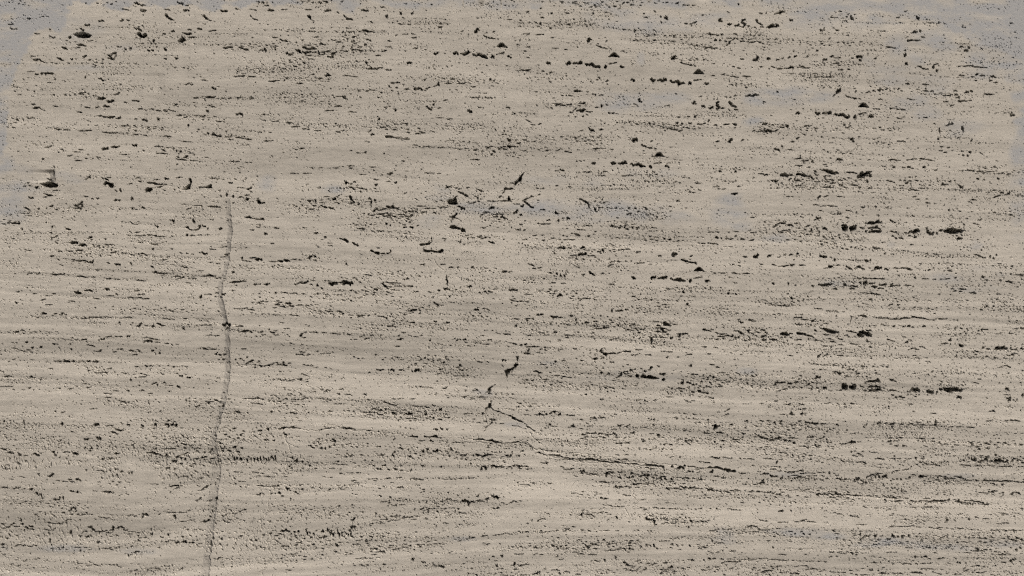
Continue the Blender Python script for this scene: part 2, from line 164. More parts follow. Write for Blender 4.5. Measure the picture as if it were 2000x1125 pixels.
field(2, 1, '''54433 12343 33333 34322 24423 44532 44443 44443 55433 23333 54444''',
S='''690 34 90 8 -3;650 36 40 8;780 42 30 8;360 48 40 9 -20;440 62 60 12 10;280 50 60 8 -8;20 20 60 12;100 55 40 10;505 135 16 12;535 132 30 10;560 130 16 8;390 205 40 14 10;350 210 30 8;580 220 60 9;700 248 50 9;880 250 60 8;730 214 36 8;920 245 60 6;200 345 24 12;240 350 40 9;350 326 22 10;450 335 26 12;180 322 30 8;
1625 214 24 16;1745 216 18 16;1950 234 60 11 5;1985 240 30 14;1450 305 46 12 5;1400 335 30 8 30;1600 335 60 7;1640 352 80 6;1405 378 60 7;1740 388 60 14;1770 330 30 10;1280 295 26 10;1310 302 20 8;1360 265 60 6;1470 360 30 8;
35 470 50 8;80 484 30 18 -8;30 530 50 18 -50;70 555 24 26 -40;240 514 44 12 -5;340 535 20 14;350 548 30 9;440 580 32 16;400 580 20 10;362 598 18 16;290 595 20 10;245 624 100 12 2;600 638 50 13 1;690 460 34 12 20;760 500 44 10 15;690 495 50 9;650 510 14 30 0;915 545 44 12 -15;900 548 20 8;890 618 20 9;780 642 30 14;978 656 20 16;1100 655 60 9;840 655 20 14;940 655 14 18;880 648 12 24;1235 488 26 10;1295 446 28 11;1060 556 30 8;830 575 30 8;
70 630 26 11;50 672 40 10;95 672 20 12;510 710 50 18 8;600 718 20 13;400 716 16 12;180 714 60 9;240 712 30 8;450 748 90 8;540 670 70 8;320 736 40 9;1050 745 1 1;1410 600 1 1;1880 574 36 8;1870 500 1 1;1600 732 28 16;1636 735 14 14;1680 742 34 11;1715 742 36 14 -20;1750 720 24 14 -50;1800 745 40 12 5;1870 752 40 12 -5;1570 780 90 12 6;1480 775 60 10 6;1560 690 60 8;1605 690 24 14 20;1690 688 24 8;1750 685 50 8;1880 695 40 8;
385 814 70 14 2;325 845 34 15 38;550 862 70 26 2;620 872 60 9;480 870 60 8 -10;710 832 14 26;550 810 44 15 -10;680 840 34 10;790 825 40 9;880 824 90 10 -5;840 830 30 9;810 872 30 10 20;900 876 34 8;985 845 40 10 -20;1910 876 46 28 -30;1895 884 24 20;1820 882 36 11 5;1265 862 40 26 -15;1280 856 30 18;1400 876 26 12 -30;1350 908 60 12 18;1400 924 50 12 8;1432 930 24 14;1155 875 30 12;1090 845 14 12;1730 940 20 8;1770 948 36 9 15;1950 940 26 10;1010 930 60 9;970 932 30 8;1080 940 30 7;790 918 30 9;830 920 50 9;770 948 50 8 -20;
150 945 60 11 22;175 974 32 10;215 968 36 10 -15;300 1008 26 14 15;625 1012 56 18 30;710 1012 34 11 -15;555 1022 28 11;380 1028 16 20;350 1015 16 20;410 1030 16 20;760 1010 16 8;840 1000 40 7;780 1098 50 11;510 960 40 11 20;1640 1008 60 9 6;1750 1012 80 12 6;1830 1014 70 11;1580 1008 30 9;1740 1084 46 10 10;400 1090 40 9;310 1085 60 9;90 1065 40 8''',
G='95 222 78 250 72 290 52 295 40 305 20 327 15 315 25 295 45 280 60 255',
P='13:98 445 120 468 145 488;18:145 488 164 494;9:80 444 104 428;11:330 528 342 545 356 546;5:100 440 150 410 220 395;9:530 430 575 450 590 470 600 500;9:590 460 600 485',
K='700 500 300 130;1040 560 300 120;50 40 180 70;240 50 160 50;430 350 400 50;1240 300 140 60;1440 300 100 40;1770 385 150 50;1870 530 90 60;1960 640 120 80;200 715 180 50;1560 780 160 40;1680 740 160 50;540 860 170 60;160 1060 320 100;440 1010 200 60;600 980 240 70;50 540 140 80;1750 150 300 70;1150 655 300 40;980 700 300 80;150 780 260 90',
C='9:740 725 1000 745 1400 760;10:780 645 1000 655 1200 660;9:1240 690 1400 690 1700 695;9:700 715 1000 720 1500 760;9:0 745 250 750 500 750;10:100 815 400 810 700 830;8:150 350 600 355 980 352;9:1000 925 1300 910;9:440 895 700 915 1000 920')

PITS_R = '''1440 678 140 38;1410 683 70 34;600 655 50 42;662 656 56 38;1150 682 70 32;1265 695 60 25 25;840 682 100 21;830 615 100 23;820 655 80 15;130 244 70 25;260 242 80 21 12;480 218 110 25 15;755 235 90 38;720 250 50 32;600 655 46 38 0;590 640 30 20 15;660 662 46 24 -30;675 640 30 20 -25;445 662 36 20 10;100 622 80 14 -8;60 635 30 20 -45;170 632 44 14 -10;220 622 36 11;310 640 44 11 -30;130 676 50 10 -4;90 686 24 10;45 648 20 12;265 572 34 14 20;395 578 40 18 10;370 592 30 18 -40;555 548 36 14;630 522 50 9 5;690 535 24 12 -40;515 550 30 9;620 575 30 12;
770 620 30 12;830 615 100 18 -4;855 605 30 24;825 650 60 11 3;840 680 80 14 -12;860 655 50 14 30;800 690 40 12;735 655 40 12 10;765 686 14 16;815 672 24 16 40;980 686 60 12 2;965 600 30 16 15;990 610 36 10 15;
1145 685 46 24 -5;1160 675 40 20 0;1110 688 50 14 -20;1180 680 20 20 -40;1265 695 44 20 30;1290 692 24 22 -40;1320 698 16 20;1350 675 30 18;1430 680 110 26 -3;1450 668 80 18 0;1500 680 40 24;1520 676 26 10;1400 684 30 14;1495 740 40 22 5;1150 730 24 12;1040 735 40 14 8;975 720 24 12;1000 735 20 14;340 672 14 18;385 662 14 18;400 690 12 14;490 690 20 10;410 520 26 9;860 557 26 8;1650 595 30 8;1625 625 60 9 12;1240 655 20 8;
130 240 56 22 -8;110 244 30 18;180 242 30 12;260 240 76 18 10;300 250 50 14 20;340 262 50 14 30;50 288 50 18 20;25 285 30 12 20;175 272 26 12 -20;235 288 60 12;245 325 34 9;380 295 40 10 10;480 215 100 20 12;520 225 60 14 15;460 210 26 22 30;430 205 50 10 20;370 215 20 24 -40;480 280 60 8;505 305 50 12;470 338 90 8 0;440 336 30 7;565 282 40 11 5;570 326 34 9;670 322 70 9 8;715 340 30 14 20;655 225 90 12 8;720 250 40 28 -10;790 218 50 12;755 240 60 16 20;740 262 40 10 -20;800 250 24 24;775 295 14 24;800 345 30 12;460 250 60 9;540 225 30 14 10;630 265 14 10;950 290 50 10 10;975 298 40 8 15;
1085 305 30 20 -40;1110 290 30 10;1160 362 40 12 8;1120 358 50 9 -15;1220 182 26 14;1205 345 44 12 10;1380 318 60 12 -8;1420 290 30 14 -15;1510 335 30 20;1500 325 40 10 20;1640 1 1 1;985 182 20 14;1100 182 30 14;1060 185 30 12;1130 190 24 10;910 175 24 8;
235 115 70 9 -4;290 130 60 9;240 168 60 9;320 182 30 8;350 142 26 14;450 160 50 8 5;570 412 66 8;170 412 60 8;400 415 40 14 -40;450 410 50 9 -20;540 440 1 1;1170 430 40 9;1250 460 40 9 5;1240 430 20 8;1145 412 36 9 -10;370 476 40 7;440 485 70 7;510 488 60 7;930 500 24 10;740 495 30 10'''

field(3, 1, '''43423 34533 55444 44555 32344 32322 55431 44342 32223 33334 45443''',
S=PITS_R + ''';70 45 50 16 20;110 18 14 14;180 45 50 9;545 46 24 9;430 45 30 8;1355 20 26 11;1410 28 24 12;1350 52 30 9;1445 52 26 9 20;1385 65 30 12;1520 56 26 11;1578 62 22 16;1525 88 16 14;1560 90 16 16;
990 125 100 10 4;1200 118 120 11 4;1110 122 60 7 -8;1270 128 70 10 8;1520 210 60 6 -3;1600 210 100 11 8;1680 220 70 9 6;1740 216 60 6;1670 76 40 7 38;1640 270 24 14;1690 280 20 10;1800 270 20 10;1830 380 24 14;1860 395 60 10 -12;1790 410 60 12 -20;1610 436 40 12 12;1580 455 40 9 25;1880 390 20 18;1990 408 20 9;1770 360 30 9;
850 815 56 13 0;1115 788 44 9 -3;900 768 36 7;830 808 36 7;915 860 18 12;1140 855 20 9;1240 860 30 9;1320 868 24 12;430 876 60 22 12;520 905 30 22 -50;490 885 16 10;655 908 40 9;770 910 36 20 10;800 906 12 16;175 866 30 18 -20;228 860 34 18 -30;130 868 22 16 -35;85 884 30 10 -15;50 946 40 10 18;110 955 66 11;190 946 40 16;150 952 36 11;265 946 60 11;10 875 40 14 -30;330 860 14 24 20;
490 958 36 24 -15;470 968 70 9 -5;635 970 60 15 20;690 970 40 12 -20;725 968 70 18 22;850 970 40 26 -5;840 982 70 9 -12;880 968 24 16;925 980 34 18 15;1050 970 130 11 2;1000 970 40 10;1105 982 40 10 12;550 948 40 10;1260 985 24 12;1410 990 60 10 6;1430 996 24 10;1380 990 24 12 -40;1650 875 60 11 28;1620 865 30 9 10;1690 888 30 9 -10;1735 880 18 26 25;1765 895 14 20;1785 868 12 14;1960 1022 60 11 2;1985 1030 40 10;1815 936 30 7;
780 1050 70 10 -2;850 1052 80 9 3;720 1052 40 8;900 1054 26 11;1150 1046 18 14;1230 1054 56 9 -2;1300 1058 30 10;1370 1056 60 9 -3;1410 1052 30 8;1465 1044 26 12 -40;1680 1040 24 16;760 1086 36 24 10;820 1090 30 10;720 1085 20 16;430 1104 80 18;480 1096 50 16 -10;350 1108 24 14;900 1100 60 14;1090 1105 60 11;1010 1108 60 9;670 1112 60 14;40 1090 20 18;160 1090 12 18;830 1115 50 18 15;600 1100 30 18;960 1112 40 14 -20;1890 1078 40 14 15''',
K='300 250 420 130;560 270 520 140;800 150 260 70;760 260 130 110;1080 300 300 140;1430 310 240 90;1750 310 280 140;1820 400 160 60;850 650 160 100;650 650 240 120;200 640 400 130;1170 690 180 70;1050 730 150 60;1450 690 180 90;700 70 260 90;280 140 160 90;820 1090 600 60;430 1100 200 50;1400 870 160 70;220 1050 160 60;1800 1050 300 90;1950 70 1 1;700 900 160 50;250 370 120 60;400 560 240 60;1050 840 120 40',
C='9:340 475 600 487 1000 495 1500 520;9:0 560 250 550 420 560;9:620 1050 850 1052 920 1055;9:600 170 800 160 1000 180;8:300 790 600 800 900 820;8:1000 830 1300 860 1650 865;8:1500 990 1700 1000 1990 1022;9:0 1030 300 1055 600 1050',
P='h5:722 10 690 35 650 60 615 70 596 98;h3:680 850 680 920;12:548 120 575 124')

field(0, 2, '''34444 33344 23454 33322 44434 13324 32223 64443 44444 44554 75565''',
S='''605 36 60 24;690 22 76 14 2;835 12 40 20 20;750 84 66 11 5;908 50 20 16;410 46 50 9;270 44 36 10;1060 76 100 10 2;1135 84 60 9;1010 72 50 8;335 92 46 9 -15;380 62 60 7;125 116 22 20;150 28 50 10 -12;380 130 60 8;560 104 50 11 10;310 152 26 8;1075 20 90 8;1100 50 60 10;860 60 60 8;
320 205 70 11 -3;345 198 40 14;430 202 36 16 -25;410 215 24 9;490 200 36 14 10;510 208 24 12;470 210 30 12;740 230 110 9 -2;830 228 50 7;1000 230 60 9 6;660 238 80 7;1290 238 50 9 4;1340 245 60 8;1450 240 50 9;1600 258 60 9 4;1570 258 30 8;930 270 18 14;1080 296 40 20 -20;1095 280 36 16 -25;1190 298 36 24 -50;1240 284 50 16 8;1270 295 40 12;1140 296 30 9;1030 275 24 10;1430 320 24 20;1370 330 50 9;1580 290 60 9;1625 292 50 8;1560 70 40 18 -45;1620 50 60 8 -3;1690 40 30 12;1720 72 30 10;1740 50 30 14;
130 344 44 14 -8;165 330 30 12 -35;190 342 20 8;655 405 50 14 -10;800 400 40 16 -10;770 408 30 9;850 382 60 10 -2;925 382 60 11 2;998 380 30 14;1150 392 100 8 4;1160 415 56 22 -10;1210 402 70 10 10;1225 425 50 7;1130 420 40 10 -30;560 390 30 9;430 438 46 12 5;205 424 30 24 -20;250 468 22 20;318 464 22 18;110 428 50 6;140 480 60 9 15;190 495 50 9 8;100 470 24 9;553 480 18 16;548 438 14 14;712 452 60 13 8;690 448 30 9;935 480 54 13 -6;895 500 34 9 -15;1085 492 24 26 30;1030 490 30 14 15;1050 522 40 8;1245 512 22 16;1190 490 26 14;1215 470 14 12;1340 445 30 14 30;1380 440 24 8;1300 435 36 9;760 495 60 12;785 485 24 9;460 468 20 14;840 456 12 10;
525 574 44 20 -5;500 570 30 24 -40;460 576 36 12;640 572 40 10;570 575 30 14;690 572 30 14;740 580 50 14;755 572 26 14;850 580 30 9;430 574 24 10;255 562 44 8;1140 610 26 16;1170 608 30 12 -20;1065 616 30 9;1310 608 20 10;1352 618 20 12;1430 612 30 7;395 630 40 10;780 664 80 8;820 660 50 9;1140 680 50 10 15;1100 668 20 9;970 668 60 8 10;1110 696 60 8;1410 688 34 14 -10;1470 700 36 14 10;1550 712 22 7;1700 706 40 7;1680 520 24 14;1715 525 20 14;1750 522 30 14;1740 560 18 14;1785 580 40 12 -8;1700 560 30 9;1660 480 60 10;1600 480 50 9;1630 370 60 7;1690 374 40 8;1590 470 30 10;
60 692 70 12 -3;240 695 30 14;1020 720 24 14;1200 748 50 11 -30;1225 758 20 22 40;1315 764 70 8;1390 775 30 20;1280 740 40 12 30;225 782 34 14;180 795 40 8;105 795 22 11;50 770 100 7;685 780 30 12 -20;995 802 30 14;900 805 40 11 10;1105 802 44 12 -5;830 825 50 10 4;860 832 40 6;1170 825 40 9;1320 808 40 9;455 784 34 9;540 790 40 8;850 855 40 9;730 825 24 6;
965 895 50 14 20;1000 895 24 14 -45;730 945 60 9 -3;1160 900 14 24;490 970 46 9 -15;430 965 18 12;1625 900 30 24 -45;1690 885 60 14 25;1640 892 60 9 -8;1710 890 36 12 15;1860 970 30 26 -35;1840 965 40 10;1740 925 30 14;1450 880 16 26 -20;1880 945 1 1;1770 280 30 26 10;1745 295 32 26;1790 290 26 30;1775 315 24 14;1870 300 60 12 -4;1910 335 50 16 -20;1945 340 60 14 15;1890 345 60 9;1780 660 24 8;1745 820 24 10;1910 160 50 9 -8;1850 162 60 7;1960 170 60 9 5;1960 195 40 9;1820 20 30 8;1750 45 30 8;1690 70 40 9;1905 475 40 9;
1920 865 60 8;1970 866 60 9;1980 902 40 9;1930 545 20 14;1955 575 60 14 -20;1990 625 24 18 -40;1855 590 20 18 40;1840 560 14 20 40;1900 565 24 10 40;1925 595 20 12;1880 555 30 10;1870 605 20 9;
750 1070 50 26 -20;740 1080 60 10 -10;850 1078 60 12;1000 1070 30 16;1210 1075 26 26;1310 1075 30 36 30;1340 1070 30 26;1370 1080 26 30;1290 1070 20 16;1110 1080 26 22;930 1112 70 14;480 1060 24 30;185 1050 14 40;90 1040 40 8;30 1045 20 20''',
G='', K='330 205 160 40;1150 290 260 60;1380 300 200 70;1500 290 200 50;760 40 300 60;1080 60 200 60;1150 410 180 50;730 490 140 70;150 460 220 80;1060 500 120 70;1220 500 120 70;1400 500 140 60;1730 520 140 90;1930 580 140 110;560 575 280 40;90 700 260 60;500 730 800 90;1260 740 260 80;680 880 340 80;1100 900 300 80;1400 900 260 90;1600 900 160 60;250 1070 500 90;800 1080 260 70;1280 1080 280 90;1880 1110 240 40;1880 40 220 90;1600 310 180 40;1600 480 140 40;100 850 300 60;1340 760 160 60;1870 300 120 50',
C='9:120 225 400 240 700 245;9:560 235 900 230 1060 235;10:480 268 700 272 900 280 1100 290;9:1200 240 1450 245 1680 250;10:1400 290 1680 295;9:0 352 200 350 380 352;9:800 385 1010 382;9:420 570 650 575 860 580 940 585;9:1050 615 1250 610;9:0 770 100 770;10:600 855 900 855;9:1200 110 1400 115 1560 120;9:450 395 640 405')

field(1, 2, '''34445 45555 44445 43434 22333 42344 22343 13222 34344 44664 42124''',
S='''225 36 60 9 12;370 48 26 10;430 70 30 10 30;545 52 30 9 -25;550 70 30 9 -25;290 42 60 6;20 120 40 9;40 108 50 10 -15;170 100 26 9;165 130 40 16 -10;180 112 50 9;250 122 50 16 0;275 140 40 16 20;265 130 60 9 20;340 136 60 11;405 140 60 9;435 135 30 9 15;340 98 20 9;240 150 60 9;200 142 50 9;150 155 40 9;80 108 30 9;
820 215 70 9 -4;880 215 30 12 -40;740 212 40 7;660 190 60 12 25;640 182 50 9;570 184 60 7;500 185 40 7;300 215 80 10 6;980 225 60 10 8;1010 235 40 9 30;930 205 24 7;810 225 40 7;200 272 44 7;235 316 50 6;1040 300 30 9;1065 298 18 16;1085 302 20 12;1030 298 14 16;1220 272 40 9;1230 175 60 18 -10;1200 180 60 8;1160 205 40 8;1500 270 30 14 10;1470 275 24 9;1400 262 26 14;1720 170 40 14 4;1780 160 34 10 -20;1410 130 40 14 30;1395 115 30 14 40;1450 135 30 9;1380 78 30 8;1650 1 1 1;935 15 40 16;1070 14 30 12;1250 28 44 12;1490 10 50 16;1430 18 26 14;1350 30 20 9;1990 16 30 18;1830 30 40 14;1790 30 24 14;1730 1 1 1;
40 345 40 13 -25;100 326 26 10 -35;130 348 40 14 0;160 368 44 10 3;60 366 36 11;150 335 30 9;260 378 26 9 25;245 366 18 9;350 370 20 26 5;385 348 28 12 20;378 388 30 6;360 360 30 9 -40;450 345 60 9 3;530 347 44 9 8;600 355 34 8;640 360 40 8;725 365 40 8;760 402 60 7;905 370 34 14 -20;870 395 30 8;850 402 20 9 30;820 380 30 8;1118 372 32 10 -35;1135 400 36 14 -18;1110 405 20 9;1150 350 40 7;1200 370 36 9 15;1250 382 40 8;1290 370 20 9;1355 412 20 12;1360 375 40 6;1105 456 46 7;1960 362 60 14 8;1890 355 40 8 20;1540 400 40 9;1630 405 34 14 5;1590 400 36 8;1800 440 60 9;1760 435 30 8 10;1720 430 30 9;1830 405 50 7;1770 372 40 8;1570 410 20 10;1640 425 30 9;1980 430 40 8;1590 485 30 8;
320 518 30 9;345 520 40 9;370 525 30 12 30;395 530 30 10 -20;410 520 30 12;475 496 24 10;560 510 90 8 -4;595 503 24 9;515 516 30 6;270 432 20 8;360 442 20 6;680 490 14 10;355 500 60 7;1105 545 36 8;1060 548 24 9;990 560 26 14 -30;1010 542 20 9 -20;800 552 22 8;835 548 24 9;765 538 16 9;1210 544 24 6;935 520 20 9;
20 576 32 14 -25;130 592 40 10 -25;160 585 34 14 -20;195 602 80 12 5;225 604 40 14 5;215 580 18 14;260 588 26 8;70 608 50 9 -10;40 612 20 14;100 605 20 14;185 595 60 8;375 600 20 10;400 606 26 10;438 608 36 9 -5;475 620 28 10 -10;585 630 26 9 25;545 622 18 7;190 655 24 14 -20;125 640 1 1;380 680 60 9 20;360 672 20 7;300 672 1 1;960 640 44 16 10;1065 643 36 20;1035 640 16 16 40;1130 642 36 13 -4;1150 645 20 8;1255 645 46 26 -6;1275 648 36 14 25;885 660 20 12;1190 622 16 10;1220 650 12 14;1430 670 44 9 -15;1460 586 36 14 -8;1320 545 24 20 -40;1290 560 26 14 -20;1345 560 20 12;1385 565 18 12;1425 565 20 12;1500 562 18 9;1595 605 24 20 -30;1605 612 20 10;1740 577 50 11 8;1810 578 30 8 20;1930 565 24 22 -35;1950 565 16 14;1925 608 30 11 40;1590 635 24 8;1650 640 20 9;
180 714 30 12;230 720 50 9;265 722 40 9;295 718 24 8;350 715 26 20;395 712 30 9;400 732 30 6;330 712 30 8;140 712 24 7;290 735 14 8;300 800 16 14 30;350 830 18 14;275 830 26 9;250 828 20 7;645 828 26 14;665 792 40 9 -10;555 798 30 10 -20;850 832 36 10 5;880 875 40 8 3;720 832 60 7;545 808 30 10;1470 784 26 10 5;1720 798 34 14 4;1700 800 24 9;1640 800 24 7;1330 775 26 8;1285 772 18 12;1250 772 16 10;1405 822 22 7;1265 832 16 8;1130 865 50 8 -4;1075 868 30 8;1220 868 60 8;
25 864 60 12 5;340 873 60 9 -3;390 862 40 9 -12;300 872 50 8;230 870 40 7;180 885 40 8;510 862 60 8;545 875 50 8;530 890 16 10;555 890 16 10;580 880 20 10;45 910 70 10 5;15 902 34 10;655 905 34 12 -3;620 905 20 10;750 915 26 14 30;685 908 20 9;120 968 20 14;285 978 44 14 10;310 985 20 9;240 980 20 8;220 905 20 8;370 910 24 8;580 964 40 8;320 912 40 9;
1010 895 40 10 15;1060 910 80 13 20;1245 924 56 10 5;1300 930 60 7 4;1340 935 40 9;1390 918 36 10 5;720 958 30 10;690 956 24 9;760 965 24 8;840 972 60 10 3;880 975 50 12 -4;930 975 40 10;890 992 50 9;960 988 50 13 15;985 994 40 12 15;935 945 60 9 10;970 955 30 14;1010 948 20 24 20;1080 982 44 16 8;1070 990 30 9;1130 978 40 10;1200 985 40 22 -10;1195 992 50 12 0;1155 992 20 14 -40;1270 1000 30 10;1100 960 30 9;1060 955 40 9;1150 955 20 9;1440 950 24 26 15;1480 962 20 14 30;1435 1028 40 11 8;1500 1015 40 11 5;1325 990 24 20;1360 1010 20 10;1390 960 40 8;1480 1012 26 8;1240 1020 30 12 -10;1190 1020 30 10;1270 965 30 8;1640 985 80 8 -5;1770 978 24 16 -20;1700 1025 20 12;1790 1045 30 12;1740 1055 40 9;1680 982 20 9;1850 1030 60 14;1920 1060 40 10;
205 1098 54 18 -8;225 1090 40 10 -5;290 1095 70 9 -2;180 1105 20 14;505 1110 36 14 -30;560 1098 60 7 -8;720 1098 70 16 4;690 1094 50 12;760 1100 40 12 20;880 1114 40 9;90 1105 24 20;150 1095 20 12 40;30 1115 40 14;1180 1095 60 6 3;1125 1088 30 9 20;1215 1102 40 7;1410 1108 26 18;1450 1100 24 18;1390 1106 20 8;1490 1105 20 14''',
G='1940 648 1960 635 2000 628 2010 640 1990 650 1975 668 1965 680 1962 705 1950 692 1945 670|1812 912 1818 902 1836 898 1838 915 1834 925 1840 938 1810 940 1815 928',
P='9:1866 752 1840 770 1825 790;16:1825 790 1808 815;11:1800 815 1820 826 1838 826;8:1830 800 1822 820;13:1838 938 1860 955;8:1860 955 1900 968;6:1900 968 1955 990;12:1955 990 1985 1000 2000 1012;6:1810 940 1780 970 1770 990;6:1780 1120 1810 1075 1850 1050;5:1740 858 1810 850;5:1835 880 1830 905;7:1480 540 1490 560;6:180 1112 200 1095 300 1092 340 1102;h8:1830 800 1760 845 1750 870;h7:1820 940 1790 1010 1800 1060;h7:330 1100 400 1112 480 1116 560 1100 640 1088 760 1110 880 1118',
K='200 135 300 90;270 135 120 60;700 110 800 130;700 190 400 80;1240 200 300 110;1700 150 560 140;1880 260 220 100;1060 20 600 50;1700 25 600 60;110 355 180 70;1700 410 320 80;850 385 300 60;1250 290 300 80;180 595 200 60;1400 590 280 100;1600 680 400 120;1060 650 160 60;270 720 260 50;1050 970 420 110;1250 990 300 90;880 965 200 70;540 875 130 60;250 870 300 100;120 970 200 60;1550 900 220 70;1750 1010 200 120;1880 1040 160 80;60 1105 160 50;1440 1105 140 40;550 800 100 40;1500 620 200 70;1000 235 300 60',
C='10:0 30 250 40 470 70;9:420 345 700 362 1000 395;8:460 190 700 185 900 210;9:180 720 420 720;9:620 655 900 660 1180 685;9:1200 770 1400 778;8:1500 850 1740 858;8:1400 330 1700 330 1990 340;10:600 20 1000 25 1500 45 2000 55;9:1240 640 1500 660 1650 690')

